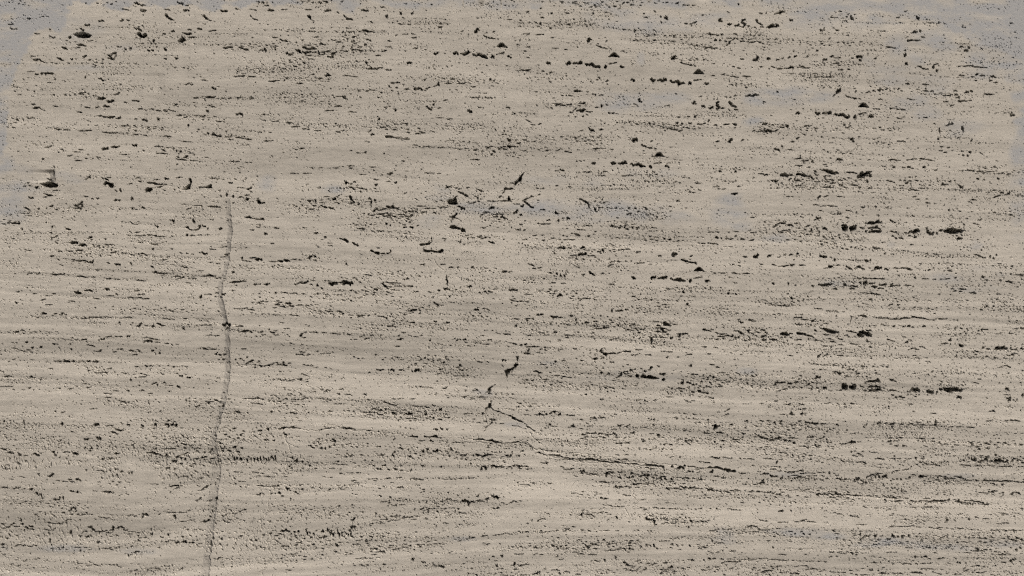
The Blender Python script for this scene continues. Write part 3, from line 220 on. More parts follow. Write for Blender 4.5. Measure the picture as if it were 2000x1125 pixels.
field(2, 2, '''54444 44444 55545 45546 34433 44322 44444 44344 33422 33333 34568''',
S='''20 18 50 16;370 60 40 16 -10;120 50 80 9;310 45 60 9;460 80 20 10;580 82 70 9 -3;530 100 20 12 -45;660 72 40 8;1340 34 20 16;950 68 26 10;1750 48 18 14;1720 45 30 10;1690 42 20 18;40 104 100 7 3;120 105 50 7;1370 128 18 24 10;1385 140 24 14 20;
220 208 56 15 -8;200 205 24 12;318 225 44 18 20;345 232 20 12;378 230 40 12;350 222 24 8;465 218 30 14;125 240 90 7 -6;30 242 60 8;160 245 30 12 15;500 248 16 20;505 272 14 12;440 288 36 10;572 272 16 14;660 300 50 8 5;690 318 100 7;785 270 28 12;780 178 14 24 15;840 180 60 14;810 180 14 18 20;30 296 20 16;80 300 1 1;1140 144 50 8;1200 130 60 7;
940 290 60 10 -3;1010 322 36 12 8;920 330 80 9;980 330 30 16 40;830 292 18 14;730 310 60 7;960 318 30 10;1120 265 60 8;1145 295 40 14 5;1150 314 60 8;1140 342 46 13 -5;1170 330 30 9 30;1225 332 30 10;1190 345 50 12;1275 285 40 8;1330 362 90 13 -5;1305 358 40 11;1310 375 14 30 10;1365 355 30 9;1090 405 14 30 5;1095 386 30 10;1180 386 50 11 5;1210 392 30 8;1245 392 26 18;1160 388 24 10;1090 430 12 20;1085 455 8 20;
1530 330 60 14 20;1500 325 30 14;1560 325 40 9;1640 360 80 10;1645 378 80 10 -3;1610 355 50 9 20;1680 372 40 12;1720 375 30 24 -30;1760 392 50 12;1790 352 50 18 20;1760 335 50 10;1850 345 20 20;1880 360 36 16 40;1920 348 60 11;1855 408 28 18 20;1820 410 18 14;1890 400 40 8;1970 375 40 14 -20;1970 405 40 16;1960 330 40 14;1740 400 30 9;1790 270 36 14;1865 250 40 14 12;1890 260 30 9;1600 405 30 8;1770 245 24 8;1985 350 26 14;1840 330 40 10;
20 436 40 11 20;70 448 26 16;105 440 24 14;160 460 90 12 -2;200 458 30 9;120 462 30 8;230 480 30 9;260 486 20 10;205 505 30 8;270 368 50 8;340 345 30 14;450 368 80 8 -3;130 372 40 8;230 350 50 7 8;620 352 50 8;780 404 44 10 -15;820 395 40 8 -15;430 388 30 8;510 345 60 6;1505 460 50 8 3;1590 466 40 8 3;1380 522 60 10 -3;1060 522 50 9;965 522 40 10;990 482 60 8;1080 524 20 8;1540 515 26 10;1210 544 30 12 -20;1300 540 24 9;1180 495 40 9;1230 500 50 9;1100 462 40 6;
650 553 44 13 -3;640 560 30 10;705 550 36 11 -15;550 568 36 9 10;700 662 20 18;755 668 24 18 20;545 668 24 12 20;205 658 60 14 15;180 652 30 14;230 662 30 10;300 662 20 8;355 685 50 8 -4;410 694 40 9 2;440 700 50 8 3;270 625 26 12 -20;340 575 20 14;400 570 36 9;730 782 24 20 40;780 580 40 10;1040 652 26 14;930 645 24 16 -10;960 635 16 12;1010 630 20 12;1145 612 20 12;905 600 20 9;1170 672 40 14 0;1185 675 30 20;1260 640 1 1;1320 655 14 9;1395 608 24 18;1560 600 44 11 0;1610 620 40 10 15;1425 678 60 12 -2;1410 672 20 9;
1330 745 26 32 8;1380 740 40 16 5;1415 758 24 14;1440 752 20 14 -30;1480 735 24 12;1525 715 24 11 -15;1575 700 18 20;1500 710 18 14 -40;1465 808 36 18 8;1500 815 30 12;1525 822 24 12;1530 700 16 12;1650 742 30 10;1630 768 36 12;1590 768 20 9;1545 775 30 10;1500 780 20 10;1600 720 30 9;1550 742 20 14;1520 768 14 12;1685 735 16 10;1310 785 60 12;1250 785 20 14 -40;1470 770 18 10;1620 755 20 9;1560 755 14 10;1230 852 56 8 -2;1560 860 40 13 8;1415 882 26 10 10;1385 890 30 8;1360 885 24 8;575 832 20 9;1680 955 50 8 -30;1675 990 50 8 -30;1610 972 34 8 -8;1880 845 26 7;1890 692 30 8;1950 902 40 9;1820 905 30 8;
110 990 40 10;215 985 20 24;240 990 30 12;270 988 20 16;300 980 24 16;330 968 30 14;370 988 24 20;360 975 24 14 40;310 968 20 10 -30;345 985 16 10;440 995 60 6;470 996 40 6;190 992 30 9;430 992 26 6;175 905 44 7;60 905 40 7;640 1018 46 14;700 1015 60 12;620 1015 24 10;540 1030 26 10;295 1070 22 14;470 1082 40 14 -8;480 1080 26 14;450 1090 30 9;830 1074 18 20 20;845 1078 16 16;900 1078 30 10 -10;860 1072 40 8;920 1070 20 14 -30;700 870 30 16 -20;715 868 20 9;800 1105 50 8;330 1080 50 7;610 1080 50 8;540 1100 40 7;1110 1028 24 9 -35;1085 1030 30 9 -35;1290 1020 14 24 20;1270 1015 20 9;1420 1020 16 14;1590 1090 30 40 5;1580 1075 40 14;1610 1078 30 14;1830 1040 30 12;1530 1030 20 10;1950 1040 40 11''',
G='1180 270 1195 262 1212 272 1230 284 1248 294 1235 300 1210 296 1185 300|678 500 690 482 705 470 704 488 700 496 715 508 700 510|705 515 722 505 745 508 752 515 740 530 735 538 722 528|980 672 992 680 992 690 985 705 995 712 970 700 966 685|1010 705 1005 690 1020 678 1040 680 1050 692 1070 682 1100 688 1120 698 1148 706 1110 714 1070 712 1040 708|1172 712 1190 704 1198 710 1185 726 1170 724',
P='12:750 515 780 510 810 510;8:825 512 850 502 880 500 920 500;14:105 510 125 490 130 488;16:100 512 132 512;12:45 538 40 570;16:35 600 18 620 0 635;12:0 655 2 640;12:820 700 850 685 855 660;10:870 660 880 648 900 655;12:880 662 905 680 930 690;14:1075 640 1090 620;8:1040 655 1050 650;10:1172 320 1190 345;8:1170 315 1210 320;14:0 1018 40 1035 85 1045;7:0 1075 50 1080 80 1095 110 1100;6:85 1045 130 1090 180 1120;h5:1440 168 1410 195 1380 210 1340 235 1312 262;5:360 480 420 480;10:1100 384 1085 390',
K='200 40 440 70;1000 25 500 50;500 60 320 60;900 200 500 160;700 280 400 90;1160 170 260 120;1180 330 140 100;940 325 180 60;1870 370 320 110;1640 365 140 70;1620 300 220 110;1850 250 200 80;1000 640 200 40;330 595 260 110;250 740 300 90;1520 750 280 160;1330 790 140 50;1620 690 200 110;1000 780 200 50;1850 680 180 100;820 685 260 60;300 980 240 50;720 1020 200 50;960 1050 300 80;1300 1040 360 120;1700 1085 560 90;1900 1100 240 60;300 1070 300 90;150 900 200 70;980 880 120 60;1090 900 240 60;760 870 260 40;150 280 200 100;350 380 500 80;1200 400 240 60;250 460 140 60;1560 40 240 60;470 230 160 60',
C='8:0 100 120 105 250 118;9:300 110 450 125 700 145;8:500 85 900 95 1400 100;9:640 300 850 330 1020 340;10:400 370 700 375 1000 385;9:1380 380 1500 390;9:100 990 280 990 480 995;9:540 665 800 672 1000 700;9:1300 790 1500 810 1540 825;9:1200 815 1400 825;9:480 1030 1000 1020 1430 1020;10:1000 1085 1300 1095;8:1600 130 1800 140 2000 150;9:1080 440 1300 460 1500 490')

field(3, 2, '''44444 43444 42324 66555 33354 33322 44432 55432 44322 43442 77655''',
S='''SHIFT117;525 8 36 14;880 4 50 12;655 5 40 12;790 42 110 9 2;850 52 60 8 8;740 40 40 7;800 90 40 11 8;760 125 50 9 8;185 80 22 18;1520 10 60 12;1590 36 40 12;1610 34 20 9;1555 96 36 10;1440 8 30 8;1620 45 20 9;1800 48 40 9;960 130 40 10 -25;1020 130 30 10;1265 100 36 8 30;1460 25 40 9;1500 28 40 9;
100 138 130 9 3;30 132 60 8;150 145 60 8;390 162 60 7;500 180 90 7;590 185 20 7;750 220 54 18 4;720 218 40 9 -8;690 236 24 8;660 226 30 6;880 234 60 9 3;1370 244 60 6;1640 275 1 1;1710 142 14 14;1100 330 1 1;
1815 470 80 22 -2;1795 478 70 14 -8;1850 470 40 26 20;1850 478 50 14;1820 462 40 12 -10;1920 482 50 9;1630 495 40 11 15;1650 500 30 9 15;1680 466 24 18;1720 475 26 12;1510 450 40 16;1985 476 30 16;1900 525 60 9 -8;1920 515 40 8;1880 615 40 11 15;1850 608 50 8 -10;1815 620 40 9 -4;1770 550 24 7;1690 325 60 10;1640 335 30 10;1900 355 40 9;1940 320 40 9;1985 315 30 14;1880 1 1 1;
1870 794 40 14 20;1868 785 24 14;1865 836 46 10;1880 862 40 18 0;1885 878 26 20;1990 835 20 26;1945 880 24 16 40;1920 876 16 12;1920 770 24 9 30;1970 742 24 8;1985 770 1 1;1760 962 26 13 2;1745 965 40 7;1660 1 1 1;
60 886 26 12;145 910 30 10;270 912 30 11;390 878 22 9;450 902 60 8;485 898 20 9;655 902 30 9;600 905 14 16;605 930 20 12;555 925 8 36;660 905 40 7;920 938 22 9;945 928 14 22 20;1110 908 46 8;190 985 40 16 25;180 980 26 14;130 988 90 8;265 985 30 18;290 980 30 8;1140 965 20 9;1290 980 50 8 8;1550 1 1 1;280 942 40 9;
1915 1034 80 12 3;1870 1035 40 8;1950 1040 60 7 6;1730 1040 60 7;1310 1045 14 34 10;1310 1070 26 14;1280 1072 60 9;1200 1070 70 9;1140 1072 50 8;1100 1068 40 8;1040 1068 40 12;970 1062 40 18;920 1060 50 9;870 1062 40 8;1500 1085 60 9;1580 1088 60 11 6;1430 1086 40 8;1600 1092 30 9;750 1085 26 18 30;360 1058 60 14;380 1060 30 16;320 1054 24 14;430 1062 50 12;250 1040 30 10;50 1050 20 16;100 1040 24 14;300 1050 24 12;540 1070 24 14''',
K='300 370 420 130;560 390 520 140;800 270 260 70;760 375 130 110;1080 420 300 140;1430 430 240 90;1750 400 340 160;850 765 160 100;650 765 240 120;200 760 400 130;1170 805 180 70;1050 845 150 60;1450 805 180 90;280 255 160 90;1900 480 160 70;1910 830 140 120;1000 120 160 70;760 120 140 70;420 100 420 50;1650 140 360 120;1850 1 1 1;150 910 300 60;600 925 140 60;200 985 200 40;300 1050 560 60;400 1110 800 70;1200 1070 540 40;1560 1090 240 50;1000 1110 300 40;620 1060 240 60;1550 30 300 50;60 100 260 70;1900 1110 240 40',
C='9:620 40 800 44 900 65;9:0 135 180 140;8:340 160 600 185;9:340 592 600 604 1000 612 1500 637;10:740 1055 1000 1062 1300 1075 1620 1092;9:0 1085 400 1100 800 1110;8:820 228 1000 240;8:1330 240 1500 255;9:0 930 300 945 500 950',
P='6:650 222 645 250 640 275 625 278;9:1040 238 1100 235 1140 228;10:1140 228 1200 236 1260 245 1300 252;6:850 235 940 240;6:1300 242 1370 242;9:940 240 1040 245;h4:555 920 555 950')

field(0, 3, '''76555 76565 65666 43333 43434 54334 64434 85644 64555 22222 33333''',
S='''670 58 44 18 -8;690 55 30 12;765 48 40 20 20;780 50 24 22;770 62 40 12;890 8 60 18 15;1030 106 22 14;700 150 30 22 -30;660 125 30 16 -40;710 130 24 22;515 160 60 12;580 170 50 24 40;600 175 30 24 -40;420 170 50 22 40;430 182 30 16 50;905 172 36 16 -15;800 215 30 22;860 205 40 14;1010 105 1 1;1170 165 60 14;1210 175 50 16;1200 165 26 20;1250 185 30 14;1300 185 24 26;1380 200 30 20;1290 190 30 14;1450 170 50 11 -30;1440 100 60 11 -15;1475 105 40 11 20;1430 95 60 8;1300 135 80 9;1350 130 50 9;1360 230 40 20;1410 205 30 16;1440 215 30 20 -40;1350 240 50 10;1590 200 40 14;1520 210 60 9;1640 155 40 14 -35;1660 152 24 10 20;1630 165 20 12 -50;1665 210 40 10;1540 130 60 9;1420 30 40 12 30;1460 50 24 14;80 165 60 20 20;150 175 40 22 30;280 180 60 20 10;320 165 40 12;200 185 40 12;30 140 60 14 15;
60 260 60 6;50 290 60 8;120 290 30 7;1025 318 18 20;1005 322 12 20;670 298 20 16;780 302 60 8 5;800 315 20 9 50;395 345 30 22;380 350 24 16;410 330 24 16;365 375 24 9 -50;300 335 30 20 45;175 355 60 8 15;120 240 60 11;150 250 40 9;80 370 50 5;490 385 30 9;560 390 50 12 10;500 388 60 8;450 380 30 10;545 375 30 16;600 372 30 20;620 380 26 16;770 392 26 9;910 415 30 9 -25;
1355 425 80 14 -3;1400 424 60 5;1380 442 44 10 -10;1270 402 30 8 10;1180 408 80 7 1;1220 410 30 6;1600 435 60 14 -35;1640 415 30 10 -45;1575 455 40 7 -20;1550 460 40 5;1420 350 40 7;1590 328 40 8;
30 432 60 12;50 440 30 14 20;240 450 30 20 15;120 442 60 9;600 470 30 26 -20;625 475 30 14 40;560 465 40 16;840 470 60 18;810 470 40 12;740 462 40 10 20;880 478 30 9 -30;320 500 50 16 50;290 485 40 20 50;
430 530 40 16 -20;460 522 40 16 -45;490 515 18 30 0;470 495 20 12 -40;1550 530 50 9 -40;1530 540 24 20 -40;1560 528 20 9;1640 540 30 14;1690 520 24 24;1620 545 20 10;
570 565 8 36 0;545 610 40 16 -50;570 600 50 18 10;590 620 20 14 0;1130 650 60 20 0;1110 665 40 14 -50;1050 658 40 12;1340 632 50 9;1360 665 30 30 15;1395 635 24 9;1310 630 30 9;1430 632 60 6;1240 645 30 12 -45;640 650 60 8 -10;700 645 50 7;790 670 60 8 15;830 675 50 7 -8;870 650 30 8;300 685 24 12 -50;1600 705 50 14 -20;1625 695 20 20 -30;1580 708 50 8;1480 695 70 6 -5;1420 702 70 6;1520 685 30 9;
380 710 80 9 5;430 718 80 8 5;470 722 40 9;510 695 60 8 -30;540 685 30 8 -10;345 690 20 8 40;360 765 50 8 10;400 768 30 9;
640 790 30 14 -40;625 820 24 16 -45;720 760 50 18 20;760 780 60 14 5;800 780 40 14;820 775 40 11 -15;850 790 50 12;870 770 40 14;920 750 40 16 -40;950 750 40 20 30;975 770 40 14;700 745 40 16;660 780 40 9;1020 782 50 9;1070 790 40 10;1090 830 30 9;1010 800 40 8;680 820 30 20;880 750 24 24;
170 720 30 26 30;200 745 40 18 15;240 740 40 20 20;250 760 40 12;60 745 40 14;30 755 40 12;130 740 50 12;100 720 40 14 -30;20 720 30 16;160 690 30 30 -40;220 760 40 12;
1380 870 40 20 0;1430 868 50 14 -8;1490 870 50 14 -10;1440 865 40 18;1300 860 30 14;1260 825 30 14;1310 810 20 24;1345 850 60 9;1520 850 50 8;1650 865 16 30 -10;1560 878 30 10;1460 765 24 12;1180 800 20 24;1520 770 30 7;780 865 40 9 20;760 870 20 20;1060 855 50 8;1080 850 20 16;1130 830 40 12;
15 880 30 18;20 905 24 12;50 910 16 8;120 895 40 9 -15;150 884 40 9 10;185 888 30 14;235 895 40 11 8;265 885 34 9;280 890 20 12;410 912 40 11;450 905 26 18 30;485 910 20 20 30;465 920 30 10;520 920 20 12;600 904 54 9 2;660 904 50 9 -4;700 920 20 8;840 916 70 10 1;905 910 44 9 -5;870 922 30 7;1060 940 40 14 -20;1085 938 50 9 5;1040 950 40 10;1020 962 30 9;980 952 30 8;1100 958 24 7;
1080 1075 1 1;1170 1072 44 9 -8;1215 1070 50 9 3;1240 1080 24 9 20;1150 1085 20 6;130 1000 40 6;290 994 60 6;190 1010 30 6;880 1042 80 9 6;930 1055 30 8 15;690 1045 50 9;740 1042 40 8;770 1048 30 9;620 1030 50 9;590 1025 40 9;1410 1075 40 12 -30;1400 1085 20 8;
1705 990 50 12 -35;1730 985 26 9 -30;1720 1020 60 6 -8;1670 990 20 7;1760 650 60 9 -30;1790 640 30 7 -20;1740 665 30 7 -20;1850 635 60 9 -15;1900 610 60 9 -10;1770 705 60 8 5;1740 130 30 14;1790 150 40 14;1830 120 30 20;1860 155 30 16;1740 150 24 16;1720 90 24 14;1790 40 30 22 30;1760 20 30 14;1880 25 20 18;1860 50 20 14;1840 312 40 9;1870 316 60 4;1985 314 40 10 8;1890 388 60 7;1930 220 14 30;1880 215 30 26;1830 215 20 30;1850 210 14 26;1960 215 14 26;1985 215 14 30''',
G='', K='180 150 340 80;60 60 140 100;600 200 400 90;480 160 300 80;850 230 200 80;250 100 300 120;1000 60 500 120;700 90 300 110;1340 140 380 90;1300 210 300 80;1580 190 220 110;1850 120 240 90;1900 215 200 50;400 520 200 100;250 560 340 90;100 600 260 110;150 720 300 130;500 810 460 70;820 750 260 120;1100 820 360 110;1440 868 260 50;850 470 340 70;1200 500 400 90;70 430 160 40;800 630 400 80;950 640 200 60;560 610 100 80;1650 540 180 70;1650 620 90 120;1880 650 240 90;1880 760 260 170;1850 430 240 80;1800 560 240 70;1850 880 260 60;650 900 1300 50;250 1080 500 90;400 340 100 80;300 340 80 90;540 385 200 50;1420 250 200 60;280 250 300 60;1640 260 120 60;1400 280 360 60;1850 880 300 80;1700 980 140 40',
C='10:0 130 200 175 400 180 600 230 850 240 1000 240;10:1050 260 1300 245 1600 220;9:0 220 200 230 420 260;8:420 385 650 390;10:0 430 250 455 320 520;9:600 650 750 620 950 610;9:740 650 830 680 950 640;9:300 650 360 705 470 722 550 690;9:0 890 300 890 600 910 1200 945;8:60 1000 400 1010 950 1050;8:1000 980 1300 1000 1560 1005;9:1200 620 1400 640 1500 610;8:200 590 270 620 310 670;9:1650 210 1990 215')

field(1, 3, '''55433 56545 64555 42222 43443 33554 56543 78543 66553 24533 22335''',
S='''80 64 44 16 -3;60 62 30 10 -20;175 152 18 16 30;310 232 34 20 15;280 205 40 14 20;320 225 14 26;360 235 24 26 40;260 270 18 14;230 22 24 22 30;215 10 12 14;610 68 40 18 35;490 55 26 18 -35;510 128 30 20 -20;500 95 24 10 -45;540 130 24 20 -40;575 120 24 20 -50;600 75 20 9;440 120 40 14 20;420 105 30 9;640 28 40 8 20;560 20 20 9;420 262 20 14;340 250 1 1;450 90 30 12 20;470 110 24 12;
1080 55 30 16 -35;1200 190 24 18 10;1305 150 32 28 -30;1250 170 16 12;1340 135 20 20;1400 150 40 22 -20;1415 145 20 20;1525 132 18 20;1510 188 20 14;1290 70 40 10;1310 68 30 8;1370 72 30 14;1530 145 30 9;1570 160 30 10;1620 182 60 14 -12;1640 180 30 16 -20;1730 178 40 20 20;1775 195 36 22 -40;1800 180 40 20 -40;1760 185 24 14 20;1650 172 20 9;1610 195 30 10;1710 220 20 9;1640 215 18 14;1695 185 18 18 -40;1840 180 30 10;1910 160 30 14 -20;1960 185 30 14;1990 185 20 14;1955 130 30 9;1870 160 20 12;
1450 70 30 7;1550 82 60 10 0;1600 85 50 8;1840 66 30 18;1865 80 50 14 8;1140 130 20 20 -45;1120 125 30 12;1080 160 36 18 -40;1070 185 20 20;970 185 50 9;950 290 24 16;970 290 26 14;1000 262 40 11 -10;1090 290 30 16;1135 266 20 12;1300 265 30 14;880 260 36 9 -20;1085 268 20 10;1210 300 20 22;920 265 24 9;730 185 40 14 15;700 195 30 10;640 230 20 14;600 285 30 9;660 290 20 12;580 285 24 11;
1860 270 60 14 20;1890 272 40 14 10;1920 275 30 16;1845 275 20 24;1795 290 30 20 -60;1790 280 12 30;1760 290 20 24;1980 275 40 12;1770 268 20 14;
35 210 14 36;10 212 20 30;60 205 14 30;100 215 16 26;150 205 16 40;135 215 14 26;80 215 20 20;120 200 20 24;
665 326 32 11 8;685 330 18 8;760 320 120 5;150 322 44 8;80 346 40 8;110 352 50 7;20 344 40 7;235 350 36 8;580 356 40 7;540 352 40 6;100 425 160 6;150 428 60 5;30 420 60 6;1270 375 80 9 0;1235 365 60 6;1120 355 40 8;1540 370 70 7;1480 370 60 6;1690 360 60 6;1590 368 20 9;760 382 40 9 -12;790 398 50 6;890 370 40 9;930 380 40 8 15;
740 1 1 1;965 442 24 10;1115 435 36 8 -8;1140 430 20 9;1285 475 30 11 -20;1310 452 30 9 -5;1310 468 20 8;1060 395 36 7;970 500 26 14 10;1000 545 50 8;1050 510 20 14 10;1130 518 60 8 -6;1095 570 18 22 30;1040 555 22 22 -40;1060 568 30 12 40;1150 540 30 8 -20;1130 570 24 12;1080 572 18 10;680 448 40 8;660 440 30 9 -20;640 420 24 9;570 452 40 10 -30;360 450 24 22 30;440 435 30 9 -40;500 440 30 16 40;590 505 1 1;270 520 12 18;205 500 24 14;180 480 24 24;240 445 20 26;260 480 1 1;310 470 16 16;265 455 20 10;120 482 36 12 -35;40 480 40 10;20 490 40 14;1330 550 30 14 -50;
1640 545 70 28 8;1660 565 40 22 -40;1625 545 40 14 -10;1690 550 40 16;1870 510 60 26 2;1855 508 40 14;1880 515 30 16;1810 518 30 20 -40;1745 535 60 12 -10;1730 500 30 20 -40;1700 530 1 1;1760 545 60 8;1800 525 30 14;1500 530 60 9 -10;1450 545 30 10 -20;1575 495 20 16 40;1550 538 40 8;1990 555 40 8 -10;1930 555 36 7;1870 600 50 9 -8;1890 590 20 10;1850 595 30 9;1555 625 30 14 -55;1580 600 16 14;1610 635 70 8 5;1590 628 24 9;1330 610 60 9 -18;1370 600 60 10;1400 602 60 8 3;1290 605 50 10 -15;1240 605 24 18 -45;1345 625 14 20;1530 595 50 7;1470 600 60 6;1420 585 30 8;
1210 665 40 12 -5;1170 672 40 11 -20;1260 660 40 8;1150 668 40 10 -30;1105 660 40 9;1080 658 40 9 -15;1060 690 40 12 -20;980 712 60 9 0;1000 685 60 9;900 718 36 8 -8;930 690 50 8;1040 700 30 8;1100 690 60 7 -5;1230 685 50 7;970 665 30 9;1340 685 60 6 10;1410 668 16 18 -40;1470 712 30 10;1490 716 30 8;1500 655 50 6;
750 690 24 30 -50;770 745 30 36 -60;745 745 20 30;765 680 14 30 30;730 770 26 24 -50;650 800 14 40;640 790 14 36;670 800 12 36;700 790 16 36 -20;720 800 14 30 -20;740 800 14 26;510 830 40 14 0;540 820 40 14 -30;480 835 30 16 30;430 825 24 20 -40;450 800 24 24 40;390 770 20 30 40;400 790 16 30;220 770 50 18 -10;250 775 40 16;200 780 30 16;140 770 30 10;160 810 40 12;270 800 30 16 -20;190 800 30 14;520 780 30 30 30;580 790 20 30;350 810 30 14 -20;300 780 24 24 -30;310 810 24 12;330 780 16 24;420 790 30 16 40;470 770 30 12 -40;560 770 16 30;600 800 24 30;
630 885 24 26;790 880 60 12 0;760 880 30 14 -30;620 935 30 14;960 895 36 14 25;930 915 40 14 20;905 918 30 12;980 935 50 14 -15;1000 945 30 10;950 940 40 9;920 960 50 8 -5;870 870 30 12;860 855 24 14;990 820 14 26 20;900 820 30 16;970 820 30 16 40;700 960 24 10;740 955 40 9 -10;210 895 30 14;240 895 30 12;330 865 40 8;350 860 30 12 -20;
285 955 50 12 0;265 960 30 9;320 945 24 9 -15;345 938 26 10 -20;370 915 20 16 -30;340 968 20 8;200 958 24 8;820 988 90 8 -3;880 988 70 7;800 990 40 6;950 982 40 6;1100 915 40 10 -10;1130 910 30 9;1160 880 40 9;1200 890 30 8;1260 880 30 9;1080 918 30 12;1060 888 40 9;1300 880 40 8;1400 875 30 10;1430 880 24 9;1180 905 24 8;1370 885 20 10;
1780 815 60 9 -20;1790 812 50 9 10;1880 805 60 8 -8;1940 795 60 9 -10;1985 800 40 8;1690 830 30 14 -40;1700 825 24 9;1640 845 40 8;1800 880 60 9 -15;1830 875 30 9;1780 870 30 8;1905 875 14 18 40;1525 935 20 8;1510 945 24 9;
1310 1020 36 12 5;1300 1018 24 14;1325 1048 20 10;1380 1025 14 14;1450 1052 44 14 5;1420 1050 36 10;1390 1048 36 8;1465 1058 24 14;1225 995 20 26 10;1000 1040 30 9 5;1010 1035 20 9;830 1045 40 8;870 1042 20 7;770 1045 14 10;840 1050 30 7;150 1072 20 9;260 1082 40 7;240 1078 24 6;1820 1000 20 16 -40;1855 975 30 9 0;1920 970 20 20;1880 1045 18 26;1640 985 24 8;1700 1110 26 9;1930 1120 50 12;1900 1065 30 9''',
G='', K='500 110 340 110;760 40 500 90;900 190 400 60;1400 150 260 90;1720 190 420 110;1100 160 140 100;1950 170 140 90;600 50 300 70;1800 285 260 60;1200 290 300 70;620 290 160 60;320 220 140 70;80 210 190 60;170 100 180 80;650 210 300 80;230 475 200 110;480 440 120 50;350 460 100 40;690 430 140 60;450 580 300 80;700 600 300 80;470 770 640 200;250 770 320 120;720 770 220 150;520 860 400 80;150 880 260 70;900 680 260 60;1090 660 260 50;1420 540 260 80;1650 545 200 60;1820 520 220 60;950 820 180 80;950 925 200 80;1150 900 300 60;1350 890 240 50;1600 845 200 40;400 990 260 70;1420 1050 160 40;1880 1060 240 120;1850 880 140 50;1860 590 140 50;1600 640 200 60;1100 560 240 90;1200 450 260 90;1600 710 260 80;40 800 120 80;40 870 120 80;240 620 300 60;1950 1110 200 50;1180 740 300 120',
C='8:0 350 150 350;8:230 310 500 318 900 330;9:560 470 700 430 900 370 1200 365 1700 358;9:880 720 1100 690 1300 640 1500 595;9:780 960 1000 940 1200 895 1500 870 1700 830;9:1300 600 1450 550 1700 545 1880 510;8:780 990 1000 980 1100 1000;9:500 590 350 610 150 610;8:700 1050 1100 1030;9:1740 270 2000 275;10:250 300 700 300',
P='h7:220 25 240 80 262 140 240 200 236 280 205 350 178 410 168 432;h6:168 432 120 475 100 540 95 592 108 622;h9:108 622 60 660 40 690 42 760;h6:80 850 100 910 125 970 100 1020 70 1060 48 1120;h4:20 425 100 428 168 428;h5:245 85 330 125;h6:1728 15 1745 60;h6:900 0 1000 4 1100 12 1200 34;10:1200 36 1260 40;12:1320 38 1450 45;h5:1450 46 1600 52 1700 60;8:1700 60 1800 66;14:1810 66 1890 82;8:1890 82 2000 86;h8:1600 75 1720 85 1830 90')

